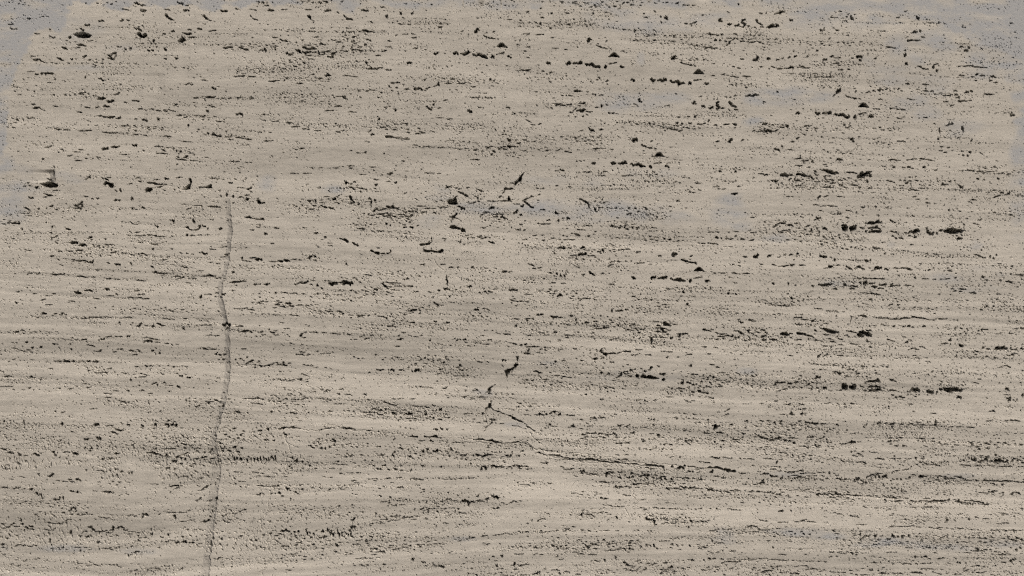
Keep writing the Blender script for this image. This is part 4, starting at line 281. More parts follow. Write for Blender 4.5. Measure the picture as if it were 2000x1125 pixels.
field(2, 3, '''46545 33434 35433 14654 22566 22221 24442 43224 55443 33443 33555''',
S='''1800 50 1 1;1950 42 80 14 20;1930 32 60 12 15;1985 52 30 14 10;1370 68 50 12 10;1360 80 30 16 40;1380 92 36 12 30;1400 70 20 16;1750 62 60 12 2;1730 55 20 12 40;1760 75 50 9 35;1790 50 60 8 -25;1520 12 60 12;1620 5 60 14;1805 12 30 14;1140 20 36 16 25;1145 28 24 14;1100 55 60 8;1160 42 60 8;1090 15 40 10;880 48 26 16 -30;850 88 80 10 -3;820 90 30 9;905 82 40 9 -10;900 90 40 6;1240 100 30 12 15;1080 82 20 10 40;1025 76 18 16;1040 72 12 12;940 8 40 16;560 20 40 14;600 10 50 12;640 12 60 10;690 15 40 14;740 28 40 12;760 20 50 12;800 15 30 16;820 42 50 10;700 40 40 9;580 40 40 9;640 42 60 9;550 52 40 9;720 48 30 8;1190 100 16 12;1630 118 18 14;1585 78 18 20 -40;1550 65 20 9;1650 70 20 14;1330 100 20 10;
55 186 18 14;30 184 14 9;100 178 14 12;80 150 30 12;60 270 40 14;30 262 60 12;90 268 60 12 3;110 272 40 10;130 290 60 12;60 285 40 9;15 268 20 14;250 245 60 9 10;270 240 30 8;440 292 50 9;420 295 40 9;500 345 34 14 20;300 402 44 11 5;390 272 30 8 10;470 285 30 6;
825 180 36 9;890 180 46 10;960 182 24 8;880 215 60 8;460 165 30 8;490 185 40 9;630 215 80 9 3;600 218 60 8;550 225 60 9;450 215 70 9;420 212 40 8;540 215 50 9;215 168 60 10 5;350 182 50 12 8;380 190 40 10 15;300 178 50 7;
720 235 90 10 3;780 238 90 13 2;830 240 70 10;900 248 60 7;960 250 30 9;1080 264 60 12;1130 266 90 13 0;1170 272 40 16 20;1060 280 40 8;1090 285 60 7;1252 272 22 18;1320 282 56 26 -2;1305 280 40 20;1350 265 14 20;1280 290 30 9;1420 275 70 8 4;1500 285 60 7;1560 280 80 9 0;1630 285 40 16 15;1600 280 50 9;1690 300 70 24 8;1660 295 40 16 10;1730 306 40 14 8;1560 310 40 20 -40;1450 290 60 7;1400 310 40 9;
1590 202 60 14 8;1570 198 60 8;1610 205 30 16 10;1660 198 50 9;1700 205 40 8;1870 212 50 10 2;1850 212 50 8;1780 208 30 9;1520 238 64 12 1;1470 234 18 12;1980 210 40 9;1820 208 30 6;1990 325 40 16;1970 330 30 14;1800 325 50 9;1930 310 30 9;
740 325 30 30 -45;770 315 60 12 -4;780 320 30 18 20;855 316 60 13 0;735 345 12 30;650 332 60 10;620 325 30 12;550 310 40 22 20;545 325 30 14;580 320 24 10;935 325 30 14 -15;910 358 30 16;940 352 24 18;840 355 30 14;850 362 20 12;780 345 20 10;1020 345 60 16 -20;1000 350 30 12 -40;1060 345 30 16;1050 360 40 12 40;1160 365 30 20;1130 370 20 16 -40;1200 368 24 18;1245 370 26 14;1180 350 50 12;1100 358 30 14;1120 340 40 12;1240 385 24 9;1350 362 50 10;1370 360 30 14;1420 365 30 12;1470 375 40 10;1475 370 20 16;1300 355 40 9;1600 350 50 9;1650 360 40 9;1040 330 60 9;970 330 40 9;
740 398 50 9 2;700 390 40 11;810 432 36 20 10;850 430 50 14 2;890 428 30 12;835 440 40 12;920 430 26 10;980 435 40 9;1000 405 60 9 3;1080 405 50 11;1050 410 40 9;960 410 40 14;1220 450 30 12 10;1210 442 20 14;1240 440 40 9;1300 448 70 11 3;1340 435 50 14 15;1390 440 36 14 -10;1410 438 40 12 -30;1450 442 60 11;1480 445 30 9;1310 430 40 9 -40;1340 448 40 9;1550 455 50 18 5;1590 460 80 12 2;1620 462 40 10;1530 450 40 9 40;1560 440 30 12;1670 465 40 12;1690 475 30 10;1730 460 60 10;1770 460 40 9;1860 468 36 10;1920 468 30 12;1985 472 40 9;1750 450 30 8;1880 460 24 9;1940 465 40 8;1940 400 40 16 -20;1960 398 30 14;1900 410 40 10;1960 380 14 20;1820 410 30 9;1280 440 40 11;
730 522 36 14 -8;705 520 40 9 0;700 520 20 12;745 520 20 9;840 532 18 12;600 495 36 9 20;540 490 36 7;490 480 60 6;680 485 50 6;910 496 70 8 -4;880 492 40 6;1020 530 50 6 -8;850 582 60 9 0;830 585 40 7;720 570 30 9 20;760 575 40 7;790 582 40 7;910 572 20 7;1120 590 30 9;1040 604 26 9;1240 602 36 9;1180 598 40 8;1280 602 30 9;1470 600 30 6;1550 600 26 6;1700 602 40 8;1755 610 24 9;1800 552 26 9;1730 608 20 9;1780 612 20 9;1690 600 20 7;1600 600 14 14;100 414 90 7;1 545 40 10 -15;30 545 40 10 30;60 540 40 8;
215 685 34 14 -30;200 695 24 12 -35;270 635 30 10 30;280 640 20 9;120 715 24 9 -30;150 690 24 9;240 680 40 9;545 645 12 30;580 645 30 10;620 630 80 9 0;690 630 60 10 -12;740 632 30 10 10;610 645 60 9 20;630 655 40 8 40;760 645 30 8;820 668 12 20;810 660 20 10;1060 680 40 24 30;1085 685 40 14 0;1110 700 20 30;1120 725 30 12;1100 680 30 9;1200 690 40 8;1260 714 40 10;1210 712 40 10;1180 718 30 12;1250 705 30 8;1330 708 40 9;1400 700 20 22 0;1440 705 60 10;1500 705 60 12 5;1490 695 50 9 5;1530 695 40 9 -20;1360 712 40 8;1380 745 10 14;1190 680 60 7;1270 685 40 7;1950 690 40 12 10;1985 698 30 12;1890 738 60 9 10;1860 740 40 8;
230 775 20 20 -40;260 780 30 12 -30;290 780 40 8;245 785 30 9;350 770 30 9;330 775 30 9;430 765 36 12;410 775 30 10;480 742 30 8;430 755 50 6;550 775 24 12 -30;460 775 1 1;970 768 40 8;980 770 30 8;1080 780 30 9;1060 770 26 10 20;740 770 50 6;700 772 40 5;820 772 40 4;
520 846 36 10 -8;530 842 30 9;670 848 16 12;715 844 20 16;1195 852 80 9 -6;1160 855 30 7;1285 832 60 7;1250 835 50 6;1640 868 50 8;1615 870 30 10;1590 862 24 9;1880 850 1 1;1700 760 30 9;1600 760 40 9;1570 770 60 8;1670 765 40 9 10;1840 745 40 8;1900 780 60 9;1960 768 80 6;
590 900 40 16 20;630 884 60 10 -3;660 885 40 9;760 878 20 14;745 880 24 12 -20;590 890 24 10;600 915 30 9;650 912 40 10;560 920 30 10;830 918 60 10 -8;770 928 80 10 0;880 915 26 20 40;885 925 20 12 50;860 912 40 8 -15;740 930 36 7;920 870 20 20;970 872 30 9;920 890 24 12;1010 900 20 20 -20;1050 885 24 20 40;1080 890 24 14 40;1110 890 14 24;1140 910 40 8;920 915 20 18;940 918 20 14;910 938 24 10;360 912 20 20 -30;400 915 50 9;440 905 24 9;320 895 30 14;350 900 24 14 -30;180 905 40 10 -15;190 910 24 9;380 895 20 14;430 910 20 12;230 920 1 1;1250 880 24 18;1290 885 18 12;1330 885 14 12;1240 905 24 10;1410 880 1 1;1390 890 20 16;1470 910 30 12;1500 900 30 14;1310 920 24 8;1610 940 40 9 -15;1640 930 30 9;1730 930 40 10;1700 935 30 9;1560 945 30 9;1540 932 26 10;
40 956 50 9;80 955 30 9;180 955 40 7 -30;230 960 40 8;350 975 30 10 -30;380 998 30 8;395 995 20 9 -30;540 955 60 9;640 958 50 8;610 960 30 8;660 1008 40 11 10;680 1012 24 8;810 975 30 8 30;810 985 10 20;725 1000 14 20;620 1010 24 9 -40;
1560 992 60 11 3;1540 988 30 10;1580 990 30 12;1640 995 40 9;1700 995 50 9;1780 998 50 8;1840 996 60 9;1890 996 40 7;1970 990 60 6;1730 1016 100 12 1;1760 1014 50 12;1690 1012 50 9;1650 1020 40 9 -30;1410 1002 22 16;1400 1008 20 8;1380 998 26 8;1470 1010 14 14 -40;1500 1002 10 14;
890 1030 50 14 30;900 1042 40 12 -10;920 1048 50 9 -8;880 1020 30 14;990 1005 40 10 -20;970 1010 30 10;1000 1025 40 9 -30;1060 1030 40 9 -8;1120 1028 40 10 -8;1090 1040 60 9 -20;960 1048 30 12 -30;940 1060 30 10 -20;990 1065 40 9 -40;1020 1082 50 12 -25;1040 1075 40 9 -20;1130 1050 50 9 -15;1200 1025 40 9 -20;1240 1058 40 16 -15;1230 1065 40 12 -20;1270 1090 46 10 -3;1195 1090 24 12;1210 1095 24 9;1210 1080 60 9;960 1085 40 8;880 1070 30 9;900 1080 30 10;930 1085 30 14;1190 1022 30 10;1330 1065 30 10 -20;1380 1060 30 9;1490 1080 30 8;1530 1060 30 12 -30;1600 1055 40 12;1540 1075 40 9;1980 1090 40 16 0;1960 1095 30 14;1930 1080 24 12;1970 1065 30 9;
70 1045 40 12 -30;90 1040 60 9 -10;60 1050 26 14 -20;115 1035 30 12;20 1030 20 24;10 1045 20 14;30 1075 40 9;180 1110 60 14 -25;210 1095 30 20 -20;215 1105 40 9 40;320 1078 30 9;360 1082 26 9;340 1080 40 8;370 1105 26 14;520 1112 36 14 20;510 1115 30 9;260 1070 26 10;420 1090 30 10;440 1095 24 9;280 1100 24 9;80 1118 40 10;1660 1118 20 12''',
P='8:0 85 60 80 110 92;6:110 92 140 110 165 138;h8:60 70 120 85 160 120 190 140 260 150 380 165;11:185 160 240 170;8:240 176 340 184;11:340 184 400 196;8:400 200 580 220;13:580 212 670 222;7:670 222 700 232;13:690 232 860 240;9:860 240 1050 262;14:1050 262 1180 270;8:1380 270 1540 282;12:1540 280 1640 284;19:1640 286 1740 308;h5:190 135 300 150 500 165 800 200;h5:700 215 1000 240 1300 260;h5:250 185 500 230 650 240;h4:510 375 450 440 440 470;h4:945 450 940 500 980 540 950 585;h5:885 600 910 650;h4:720 230 715 270;h5:130 0 180 60 240 100',G='', K='680 20 380 70;1100 20 400 60;1500 30 600 90;1750 70 400 90;950 60 300 70;1300 300 500 40;900 330 440 60;1100 360 300 60;1400 365 300 60;850 430 240 40;1050 410 260 40;1380 440 400 50;1650 460 260 50;1850 460 300 50;1650 350 240 60;1900 405 200 60;100 270 160 50;500 200 260 60;560 310 120 60;600 640 160 60;1090 690 120 70;1300 705 360 50;240 690 160 80;400 770 360 50;700 900 460 90;980 890 260 100;360 905 200 60;260 830 300 60;1080 780 120 40;980 1030 260 120;1150 1060 300 100;1250 1060 140 80;1700 930 300 60;1880 1060 240 100;1700 1050 400 120;100 1040 200 80;250 1100 200 50;1200 600 400 50;1750 605 140 50;1820 760 260 60;460 490 300 40;180 410 200 60;580 640 120 50;830 660 60 30;1480 860 180 120;700 1110 300 50;450 1100 240 50',
C='10:200 130 350 155 500 170;8:180 130 400 165 800 210 1000 230;9:240 100 280 135;8:980 200 700 225;9:660 395 900 410 1100 405;8:700 570 850 585;9:0 790 200 785 520 820;9:520 825 800 830;9:980 835 1300 825 1600 825;8:1370 825 1600 835 1800 870;9:1530 990 1700 995 1990 990;8:250 960 500 950 650 958;9:0 900 300 910;10:1000 590 1200 600 1400 600;8:420 500 700 520;9:1980 330 1700 310')

field(3, 3, '''76667 44445 23355 66454 65654 23332 23232 45445 45555 23332 55544''',
S='''325 42 60 12 -3;340 40 40 10;50 60 90 14 -10;80 48 50 20;30 70 60 9;135 65 24 20;205 84 20 20;170 72 24 14;190 45 40 12;380 110 40 18 30;390 118 30 12;290 112 24 16 30;310 120 20 14;415 50 60 9 -15;460 62 24 14 40;660 82 60 18 -15;655 80 30 24;700 78 60 9;610 92 60 9 -10;580 96 30 9 -30;480 85 40 9;950 72 40 14 -20;1030 44 34 16 20;1040 48 40 9 -15;1000 70 40 8 -10;1190 50 60 12 0;1215 55 30 10 8;1180 48 30 9;1295 76 26 9;1290 52 20 10;1230 112 36 10 5;1060 110 30 20 -20;1080 110 24 14 30;1000 108 30 9;960 95 24 12;1440 118 30 9 -25;1440 82 40 7 -20;1390 98 40 7;1340 85 20 9;1650 135 22 18;1630 120 30 10;1600 105 30 9;1740 75 24 10;1590 80 20 8;1700 95 40 9;1850 85 24 12;1920 70 24 10;1720 130 24 9;1980 100 30 10;1920 95 1 1;1800 120 30 9;1660 100 24 9;
105 160 36 10 3;90 158 24 9;140 168 24 9;185 180 24 12 -10;160 178 24 9 20;195 185 14 20;240 230 40 8;290 175 30 8 30;330 184 30 8;380 230 30 7;20 212 50 6;100 218 40 6;70 235 14 40 30;60 270 50 8 8;600 228 70 7 3;680 148 24 10;650 155 14 20 20;740 154 24 10 -20;720 180 30 8;710 170 30 9;690 192 20 9;735 190 24 9;830 160 50 7;670 185 20 9;
740 236 46 13 5;720 238 30 10;695 238 24 8;885 212 60 11 0;870 205 40 8;850 210 40 8;990 210 20 12;970 208 40 8;1025 210 36 10 5;1155 202 22 16;1210 210 26 12;1190 238 26 16 30;1215 195 14 14;1235 250 40 12 30;1275 258 30 10 -20;1300 255 60 9;1325 262 44 12 15;1285 240 30 14 40;1355 240 26 18 -20;1380 230 24 9 -40;1090 210 60 6;
1605 220 36 26 0;1620 215 24 24;1650 238 30 14 15;1690 222 60 24 -8;1670 230 50 14 -20;1715 228 36 18 20;1750 232 30 12;1800 220 50 36 -5;1780 230 40 18 -20;1830 230 40 18 20;1860 238 44 14 5;1870 225 20 16;1910 222 16 22;1900 235 24 9;1990 240 30 14;1980 225 30 12;1570 205 14 14;1560 235 30 10;1530 222 14 18;1780 180 20 14;1665 185 24 9;1550 262 40 9;1580 265 26 9;1640 262 50 9;1740 265 60 8;1680 262 40 9;1840 270 90 7;1880 272 60 7;1980 272 40 7;1520 258 40 8;1500 230 24 9;1460 185 20 9;1720 190 24 8;1950 225 20 16;1940 210 30 9;
1000 304 60 9 -12;975 314 30 9 -20;1080 294 34 11 -3;1025 300 40 8;1140 336 36 13 -3;1200 350 44 18 -2;1190 346 30 14;1220 348 50 9 0;1105 358 26 20 -30;1080 370 24 10;1010 368 16 16;1040 370 16 16;980 370 20 10;960 380 14 12;925 355 36 20 30;900 350 24 26;920 345 16 26;870 350 16 26;870 325 60 11;840 338 50 9 -10;800 345 40 10;820 332 40 9;780 352 40 12 -35;810 360 24 14 30;800 370 24 14 -20;860 375 20 14 -20;840 350 12 24;1390 368 50 11 -3;1380 360 30 10;1410 390 30 12 -20;1420 360 50 9 8;1330 345 60 8 5;1370 348 50 9;1280 360 40 9;1260 388 30 9;1340 385 30 12;1395 400 24 9;1320 372 30 9;1450 365 40 8;1500 360 60 11 8;1550 378 40 9 15;1480 350 60 9;1530 368 30 9;1580 380 30 9;1630 378 24 14;1700 384 60 10;1740 380 40 9;1780 384 50 11 0;1870 385 60 10 0;1820 388 40 9;1850 380 40 9;1940 390 40 12;1980 395 40 9;1900 385 30 9;1770 410 40 9 20;1830 410 20 14;1660 425 14 9;1740 400 24 9;
750 402 40 12 -5;765 400 20 16;730 408 26 9;220 310 120 11 -3;180 320 60 10;250 305 60 12 -15;300 320 60 9;270 325 50 11;340 322 60 9;400 318 40 9;210 340 60 9;150 312 50 9;320 345 40 8;360 340 50 9;420 345 40 9;480 322 14 20;540 340 30 12;440 320 30 9;230 355 24 20 -40;250 350 20 16;210 360 20 16;190 365 20 12 40;160 350 14 16;270 355 40 9;110 355 14 16;100 362 14 14;70 348 20 16 -40;30 345 14 22;50 352 20 14;20 340 14 14;310 365 24 10;350 360 30 9;380 370 24 9;420 375 30 9;460 365 24 9;540 365 20 12;580 375 50 10;560 368 16 14;620 372 30 10;680 375 24 20 -40;700 370 24 20;710 360 16 20 -40;730 380 24 9;690 355 24 12 30;600 370 30 9 -30;40 292 50 8;90 305 40 8;
385 490 24 30 -20;400 485 30 14;430 490 40 9;390 500 24 14 40;450 492 50 9;520 490 50 14 -8;540 485 36 14 10;560 490 40 16 15;500 510 40 9;550 505 40 9;480 485 40 9;590 495 40 9;660 494 90 9 1;700 496 80 13 2;720 500 40 9 8;630 492 40 8;620 515 30 9;780 500 40 8;840 500 40 8;810 505 24 8;910 502 30 14 20;920 505 30 9 -20;940 510 40 9;980 505 30 10 10;990 515 40 11 5;965 520 30 9;1040 518 40 9;1080 518 40 9;1020 540 60 11 -3;1050 538 30 9;1000 545 40 9;915 534 28 16;1010 540 20 12;1150 550 10 20;1130 540 20 9;1200 538 40 9 0;1180 545 24 9;1240 540 50 9;1270 550 50 12 -12;1310 540 90 14 -2;1350 540 80 16 0;1385 538 60 12 -3;1410 530 20 20 -40;1280 545 60 9;1330 535 40 9;1240 520 60 6;1490 540 30 9 20;1480 548 40 14 20;1500 545 40 16 20;1570 540 60 9 0;1590 535 40 8;1630 545 60 11 -3;1650 548 40 10 10;1520 560 30 9;1560 565 20 14 -30;1580 560 14 18;1600 565 14 16;1540 555 40 9;1680 560 24 20 -40;1690 568 16 14;1710 568 30 10;1670 552 40 10 10;1460 530 24 10;1610 560 30 8;
80 488 40 9 -20;70 490 24 9;200 455 80 7 -2;290 455 40 7 -20;260 465 30 8;10 475 24 12;40 482 20 9;230 500 24 12;150 500 30 8;170 510 24 7;300 510 30 9;110 470 30 8;60 510 20 12;20 470 30 9;
980 440 30 12;960 435 24 9;1045 460 10 24;1760 465 40 18 -30;1740 470 40 10;1780 460 40 9 10;1910 480 24 24 -40;1950 475 40 12 15;1965 482 24 14 20;1900 490 30 9;1840 475 16 12;1680 478 60 8;1660 475 40 7;1720 478 60 8;1820 480 40 9;1930 470 20 10;
100 618 40 18 5;90 620 24 12 -15;110 622 20 12;180 612 12 18;550 640 24 11;570 642 26 9;660 658 40 11 5;640 655 24 9;690 660 30 9 -20;700 668 24 7;450 618 24 9;520 630 24 8;760 590 40 7 20;820 594 60 6 3;850 596 50 7;750 582 26 8;940 608 50 8 -15;1260 590 50 9 0;1230 588 30 8;1010 644 14 9;960 652 30 8;1620 665 24 16 40;1635 668 24 10 10;1570 680 20 24 30;1700 680 60 7;1830 715 40 8;1800 718 40 6;1860 712 40 7;1985 598 30 10 0;1830 635 80 5 3;1400 690 20 20;1550 670 24 8 -45;1460 690 30 8 45;
115 706 80 8 0;140 705 40 9;270 692 50 9 -10;300 696 60 11 5;240 702 70 9 -3;345 704 80 9 3;280 690 30 12;450 706 40 6 0;740 726 60 10 0;710 724 40 7 3;1000 738 60 7;1090 738 60 9 -3;1040 740 30 7;1130 735 30 8;1250 750 40 7;1310 752 60 12 0;1330 756 50 10 10;1340 750 50 9;1270 745 30 7;1180 745 40 7;960 742 30 6;1590 764 60 6;1500 755 40 7;1400 752 24 6;1780 770 50 11 -3;1750 768 30 8;1900 768 50 11;1930 772 30 9;1850 770 40 8;1970 770 40 9;1650 768 40 6;1440 760 24 6;
20 762 50 6 -10;80 755 40 6;175 778 36 9 5;210 795 20 9 -40;260 780 30 10 -20;280 798 18 22 -20;325 800 18 20 -20;350 772 24 14 40;515 776 24 12;540 796 40 9 5;665 815 24 14 -30;720 800 14 24;750 820 30 14 -40;765 812 24 20 -30;785 820 30 10;840 814 24 22;725 840 14 18;740 830 20 12;975 815 30 26 -10;990 820 24 14 30;950 838 20 16;1015 820 20 16;1055 812 36 12 -5;1050 825 16 20;1100 812 30 20 -45;935 835 16 12;885 815 20 9;860 845 24 9;600 845 24 8;540 830 20 12;640 850 20 9;1180 860 40 8;1160 820 16 9;1090 860 20 8;1200 845 24 8;1490 825 30 14 -25;1350 830 60 9 -25;1390 812 40 9 -20;1600 810 24 9;1590 828 20 9;1570 825 14 14;1540 825 24 9;1660 830 60 10 8;1480 862 24 12;1440 815 20 9;1700 832 30 12 8;1880 832 24 18 30;1900 840 40 12 10;1950 830 30 14;1980 842 24 14;1920 850 20 9;1840 832 24 9;1750 845 40 7;1850 885 20 9;1560 865 30 7;1300 850 30 9 -30;
1260 908 24 10;1310 908 14 16;1390 910 30 12 -40;1410 905 20 10;1510 910 20 10;1520 900 20 9;1240 900 16 9;1600 930 40 11;1630 925 30 18 -30;1640 920 24 20;1670 930 40 10 -10;1620 935 60 8;1700 920 30 10;1775 935 24 16 30;1800 940 50 9;1860 938 36 9;1740 920 20 8;1900 905 20 16 30;1940 920 20 14;1970 905 20 16;1560 945 60 6;1300 945 40 7;1820 960 80 5;1100 905 40 8;1440 915 20 8;
490 975 24 9;480 978 20 10 -30;690 942 20 12;690 960 24 9;650 945 30 8;620 940 24 12;550 942 30 8;510 940 16 14;600 950 24 9;660 950 16 14;570 948 20 9;300 960 30 7;100 958 60 6;130 960 30 6;250 918 30 8;40 905 16 16;490 940 24 9;
990 940 30 6;950 940 40 7;1150 975 16 20;1180 975 40 9;1220 978 50 14;1230 975 30 16;1200 985 20 8;1260 990 24 8;1350 988 50 11 -10;1370 985 24 8 10;1330 992 30 8;820 972 30 6;880 980 30 6;1100 1030 60 6 0;1060 1028 40 7;1160 1030 24 12;1120 1035 24 9;1210 1028 40 9;1260 1028 30 9;1400 1025 30 8;1480 1020 16 14;1500 1025 14 16;1545 1022 14 14;1420 1030 24 8;1900 1005 30 22;1915 1000 20 16;1890 1010 20 9;1970 1012 14 9;1930 995 20 14;1840 1020 40 9;1640 1045 40 9;1600 1050 40 9;1690 1055 20 12;1780 1045 16 9;830 1022 50 7;870 1025 40 6;
55 998 100 5 -2;120 1005 80 5;195 1002 16 12;240 1010 70 5;395 1010 16 10;430 1012 60 7;330 1010 60 5;300 1012 30 5;1000 1 1 1;
300 1048 40 9;270 1045 30 9;220 1052 30 8;40 1055 40 9;90 1048 30 9;150 1045 24 8;330 1074 60 12 0;310 1078 40 12;360 1070 40 8;60 1 1 1;10 1085 40 14;150 1095 40 9;220 1105 50 14;200 1110 60 9;110 1100 40 8;410 1090 50 9 -15;440 1080 24 9;500 1095 40 8;540 1098 40 8;590 1098 40 8;650 1105 24 8;690 1115 24 9;750 1118 60 12;830 1110 30 9;890 1104 40 16 15;920 1108 60 12;880 1110 30 12;990 1104 60 9 0;1040 1108 40 9;1000 1112 60 8;1120 1100 30 12;1165 1100 60 14 0;1190 1105 40 12;1150 1095 40 11;1250 1068 50 10 -3;1280 1072 60 9 3;1220 1070 30 9;1320 1105 50 9 8;1340 1112 40 9;1400 1105 24 9;1460 1112 40 12;1500 1112 30 9;1540 1085 36 10 8;1530 1080 24 9;1560 1078 20 8;1640 1100 40 10;1600 1098 24 9;1680 1098 30 9;740 1068 20 9;800 1080 20 14;815 1078 12 14;860 1085 20 9;700 1085 30 8;900 1060 24 7;1360 1078 30 8;1750 1115 24 9;1800 1112 24 9;1900 1110 30 9;1940 1108 24 9;1850 1095 24 8;650 1085 30 8''',
G='', K='200 50 420 90;80 60 180 60;700 20 800 50;1500 20 700 60;1700 60 420 90;1020 80 200 80;330 100 200 60;650 80 200 50;1850 100 260 70;720 170 200 70;1280 250 200 50;1740 220 400 60;880 350 160 80;240 330 360 70;240 360 420 50;650 370 200 50;1380 370 200 70;1200 350 120 50;1780 385 440 50;500 420 400 40;820 430 260 40;150 490 320 60;480 495 200 60;560 500 300 40;820 505 300 40;1050 530 260 40;1320 540 240 40;1580 550 260 50;1770 465 140 50;1940 480 150 50;1450 650 240 80;680 660 180 50;400 630 240 60;1100 680 400 60;1330 750 120 30;740 820 180 50;980 820 180 50;350 800 500 80;1150 850 360 60;1500 840 460 70;1800 840 300 60;1350 910 360 50;1700 920 300 60;600 945 180 60;1380 1025 200 50;200 1050 360 50;400 1080 500 50;720 1090 300 60;1000 1100 340 50;1250 1090 300 60;1600 1090 240 50;150 1100 300 40;1850 1090 300 60;1200 1030 300 30;230 310 300 40;1680 470 160 30;100 790 240 60;60 850 240 40;1250 700 240 60;1850 620 240 80',
C='9:1500 185 1700 190 1990 210;8:1150 205 960 205 860 205;9:1500 262 1740 265 1990 272;9:1350 345 1600 375 1990 395;9:0 460 250 460 500 490;10:380 490 700 495 850 502 1000 515 1200 540 1420 538;9:1450 535 1740 570;8:920 740 1200 742 1400 752 1990 770;8:0 995 200 1003 460 1015;8:100 910 420 918;8:560 855 900 880 1300 895;8:1000 880 1500 945 1900 958;9:860 1105 1200 1100;10:0 20 500 35 1000 40;8:460 965 760 945;9:500 1060 800 1085')
# bands of lighter and darker stone, and a darker lower left corner: course in mm, half height, strength
TONES = [
 ([(0, 170), (1000, 190), (2000, 180)], 170, -.55), ([(950, 990), (1500, 990), (2000, 1000)], 150, .35), ([(0, 950), (400, 980)], 160, -.35),
 ([(0, 672), (250, 676), (430, 690)], 14, -1.6), ([(0, 712), (200, 715), (440, 722)], 14, .8), ([(450, 745), (700, 762), (900, 772)], 16, 1.3),
 ([(450, 668), (700, 690), (950, 715)], 16, -1.0), ([(900, 716), (1150, 738), (1400, 750)], 20, -1.0), ([(560, 825), (750, 822), (900, 835)], 14, 1.1),
 ([(1000, 960), (1100, 950), (1250, 975)], 26, 1.2), ([(1250, 1010), (1600, 985), (2000, 1000)], 14, 1.2), ([(1400, 1022), (1700, 1025), (2000, 1036)], 9, 1.2),
 ([(1450, 800), (1700, 805), (2000, 812)], 18, .8), ([(1500, 715), (1750, 722), (2000, 735)], 14, .7), ([(1500, 600), (1750, 605), (2000, 618)], 12, .7),
 ([(500, 300), (800, 310), (1150, 322)], 26, -.6), ([(450, 930), (700, 936), (950, 925)], 10, .6), ([(450, 1070), (620, 1085), (800, 1078)], 16, .6),
 ([(700, 1062), (900, 1050), (1000, 1045)], 10, -.9), ([(600, 360), (800, 350), (1000, 345)], 10, .5), ([(500, 588), (900, 580), (1150, 590)], 9, .7),
 ([(500, 470), (800, 465), (1000, 460)], 10, .5), ([(1000, 765), (1300, 775), (1500, 780)], 9, .6), ([(1000, 895), (1150, 890), (1400, 885)], 8, .6),
 ([(1000, 475), (1300, 485), (1500, 480)], 8, .7), ([(1000, 505), (1150, 510), (1300, 520)], 8, .6), ([(1000, 60), (1150, 70), (1300, 90)], 8, .4),
 ([(1400, 470), (1700, 475), (1950, 480)], 9, .6), ([(0, 930), (200, 920), (420, 915)], 10, .4), ([(40, 80), (150, 85), (250, 88)], 20, .4),
 ([(0, 520), (200, 540), (430, 548)], 8, .3), ([(640, 250), (750, 262), (900, 275)], 8, .3), ([(60, 185), (250, 175), (420, 190)], 30, -.4), ([(800, 30), (950, 90), (1250, 130)], 30, -.3),
 ([(1350, 155), (1600, 165), (1900, 190)], 10, .7), ([(1500, 235), (1600, 232), (1650, 225)], 10, .5), ([(1100, 225), (1250, 230), (1400, 240)], 12, .4),
]
STAIN_OUTLINES = [
 '-170 -170 2170 -170 2170 420 1998 400 1990 300 1984 262 1990 200 1985 165 1960 150 1948 125 1930 98 1918 82 1890 78 1872 60 1850 52 1800 46 1760 52 1745 70 1738 60 1700 40 1660 24 1640 22 1620 38 1590 46 1565 36 1545 22 1520 18 1480 10 1440 10 1400 14 1380 4 1355 4 1340 20 1300 16 1260 14 1210 22 1170 27 1150 22 1120 10 1090 6 1060 9 1020 9 1000 24 980 20 950 21 900 21 850 18 822 13 815 20 775 14 740 8 710 12 688 25 660 18 640 6 620 3 600 9 550 9 535 12 518 3 500 6 475 14 440 12 420 19 395 23 375 10 350 4 320 15 300 10 272 4 240 14 228 20 205 10 195 3 150 3 134 10 131 52 118 62 95 51 76 52 63 62 57 92 50 106 38 120 24 152 20 172 18 215 15 250 12 285 4 305 -170 330',
]
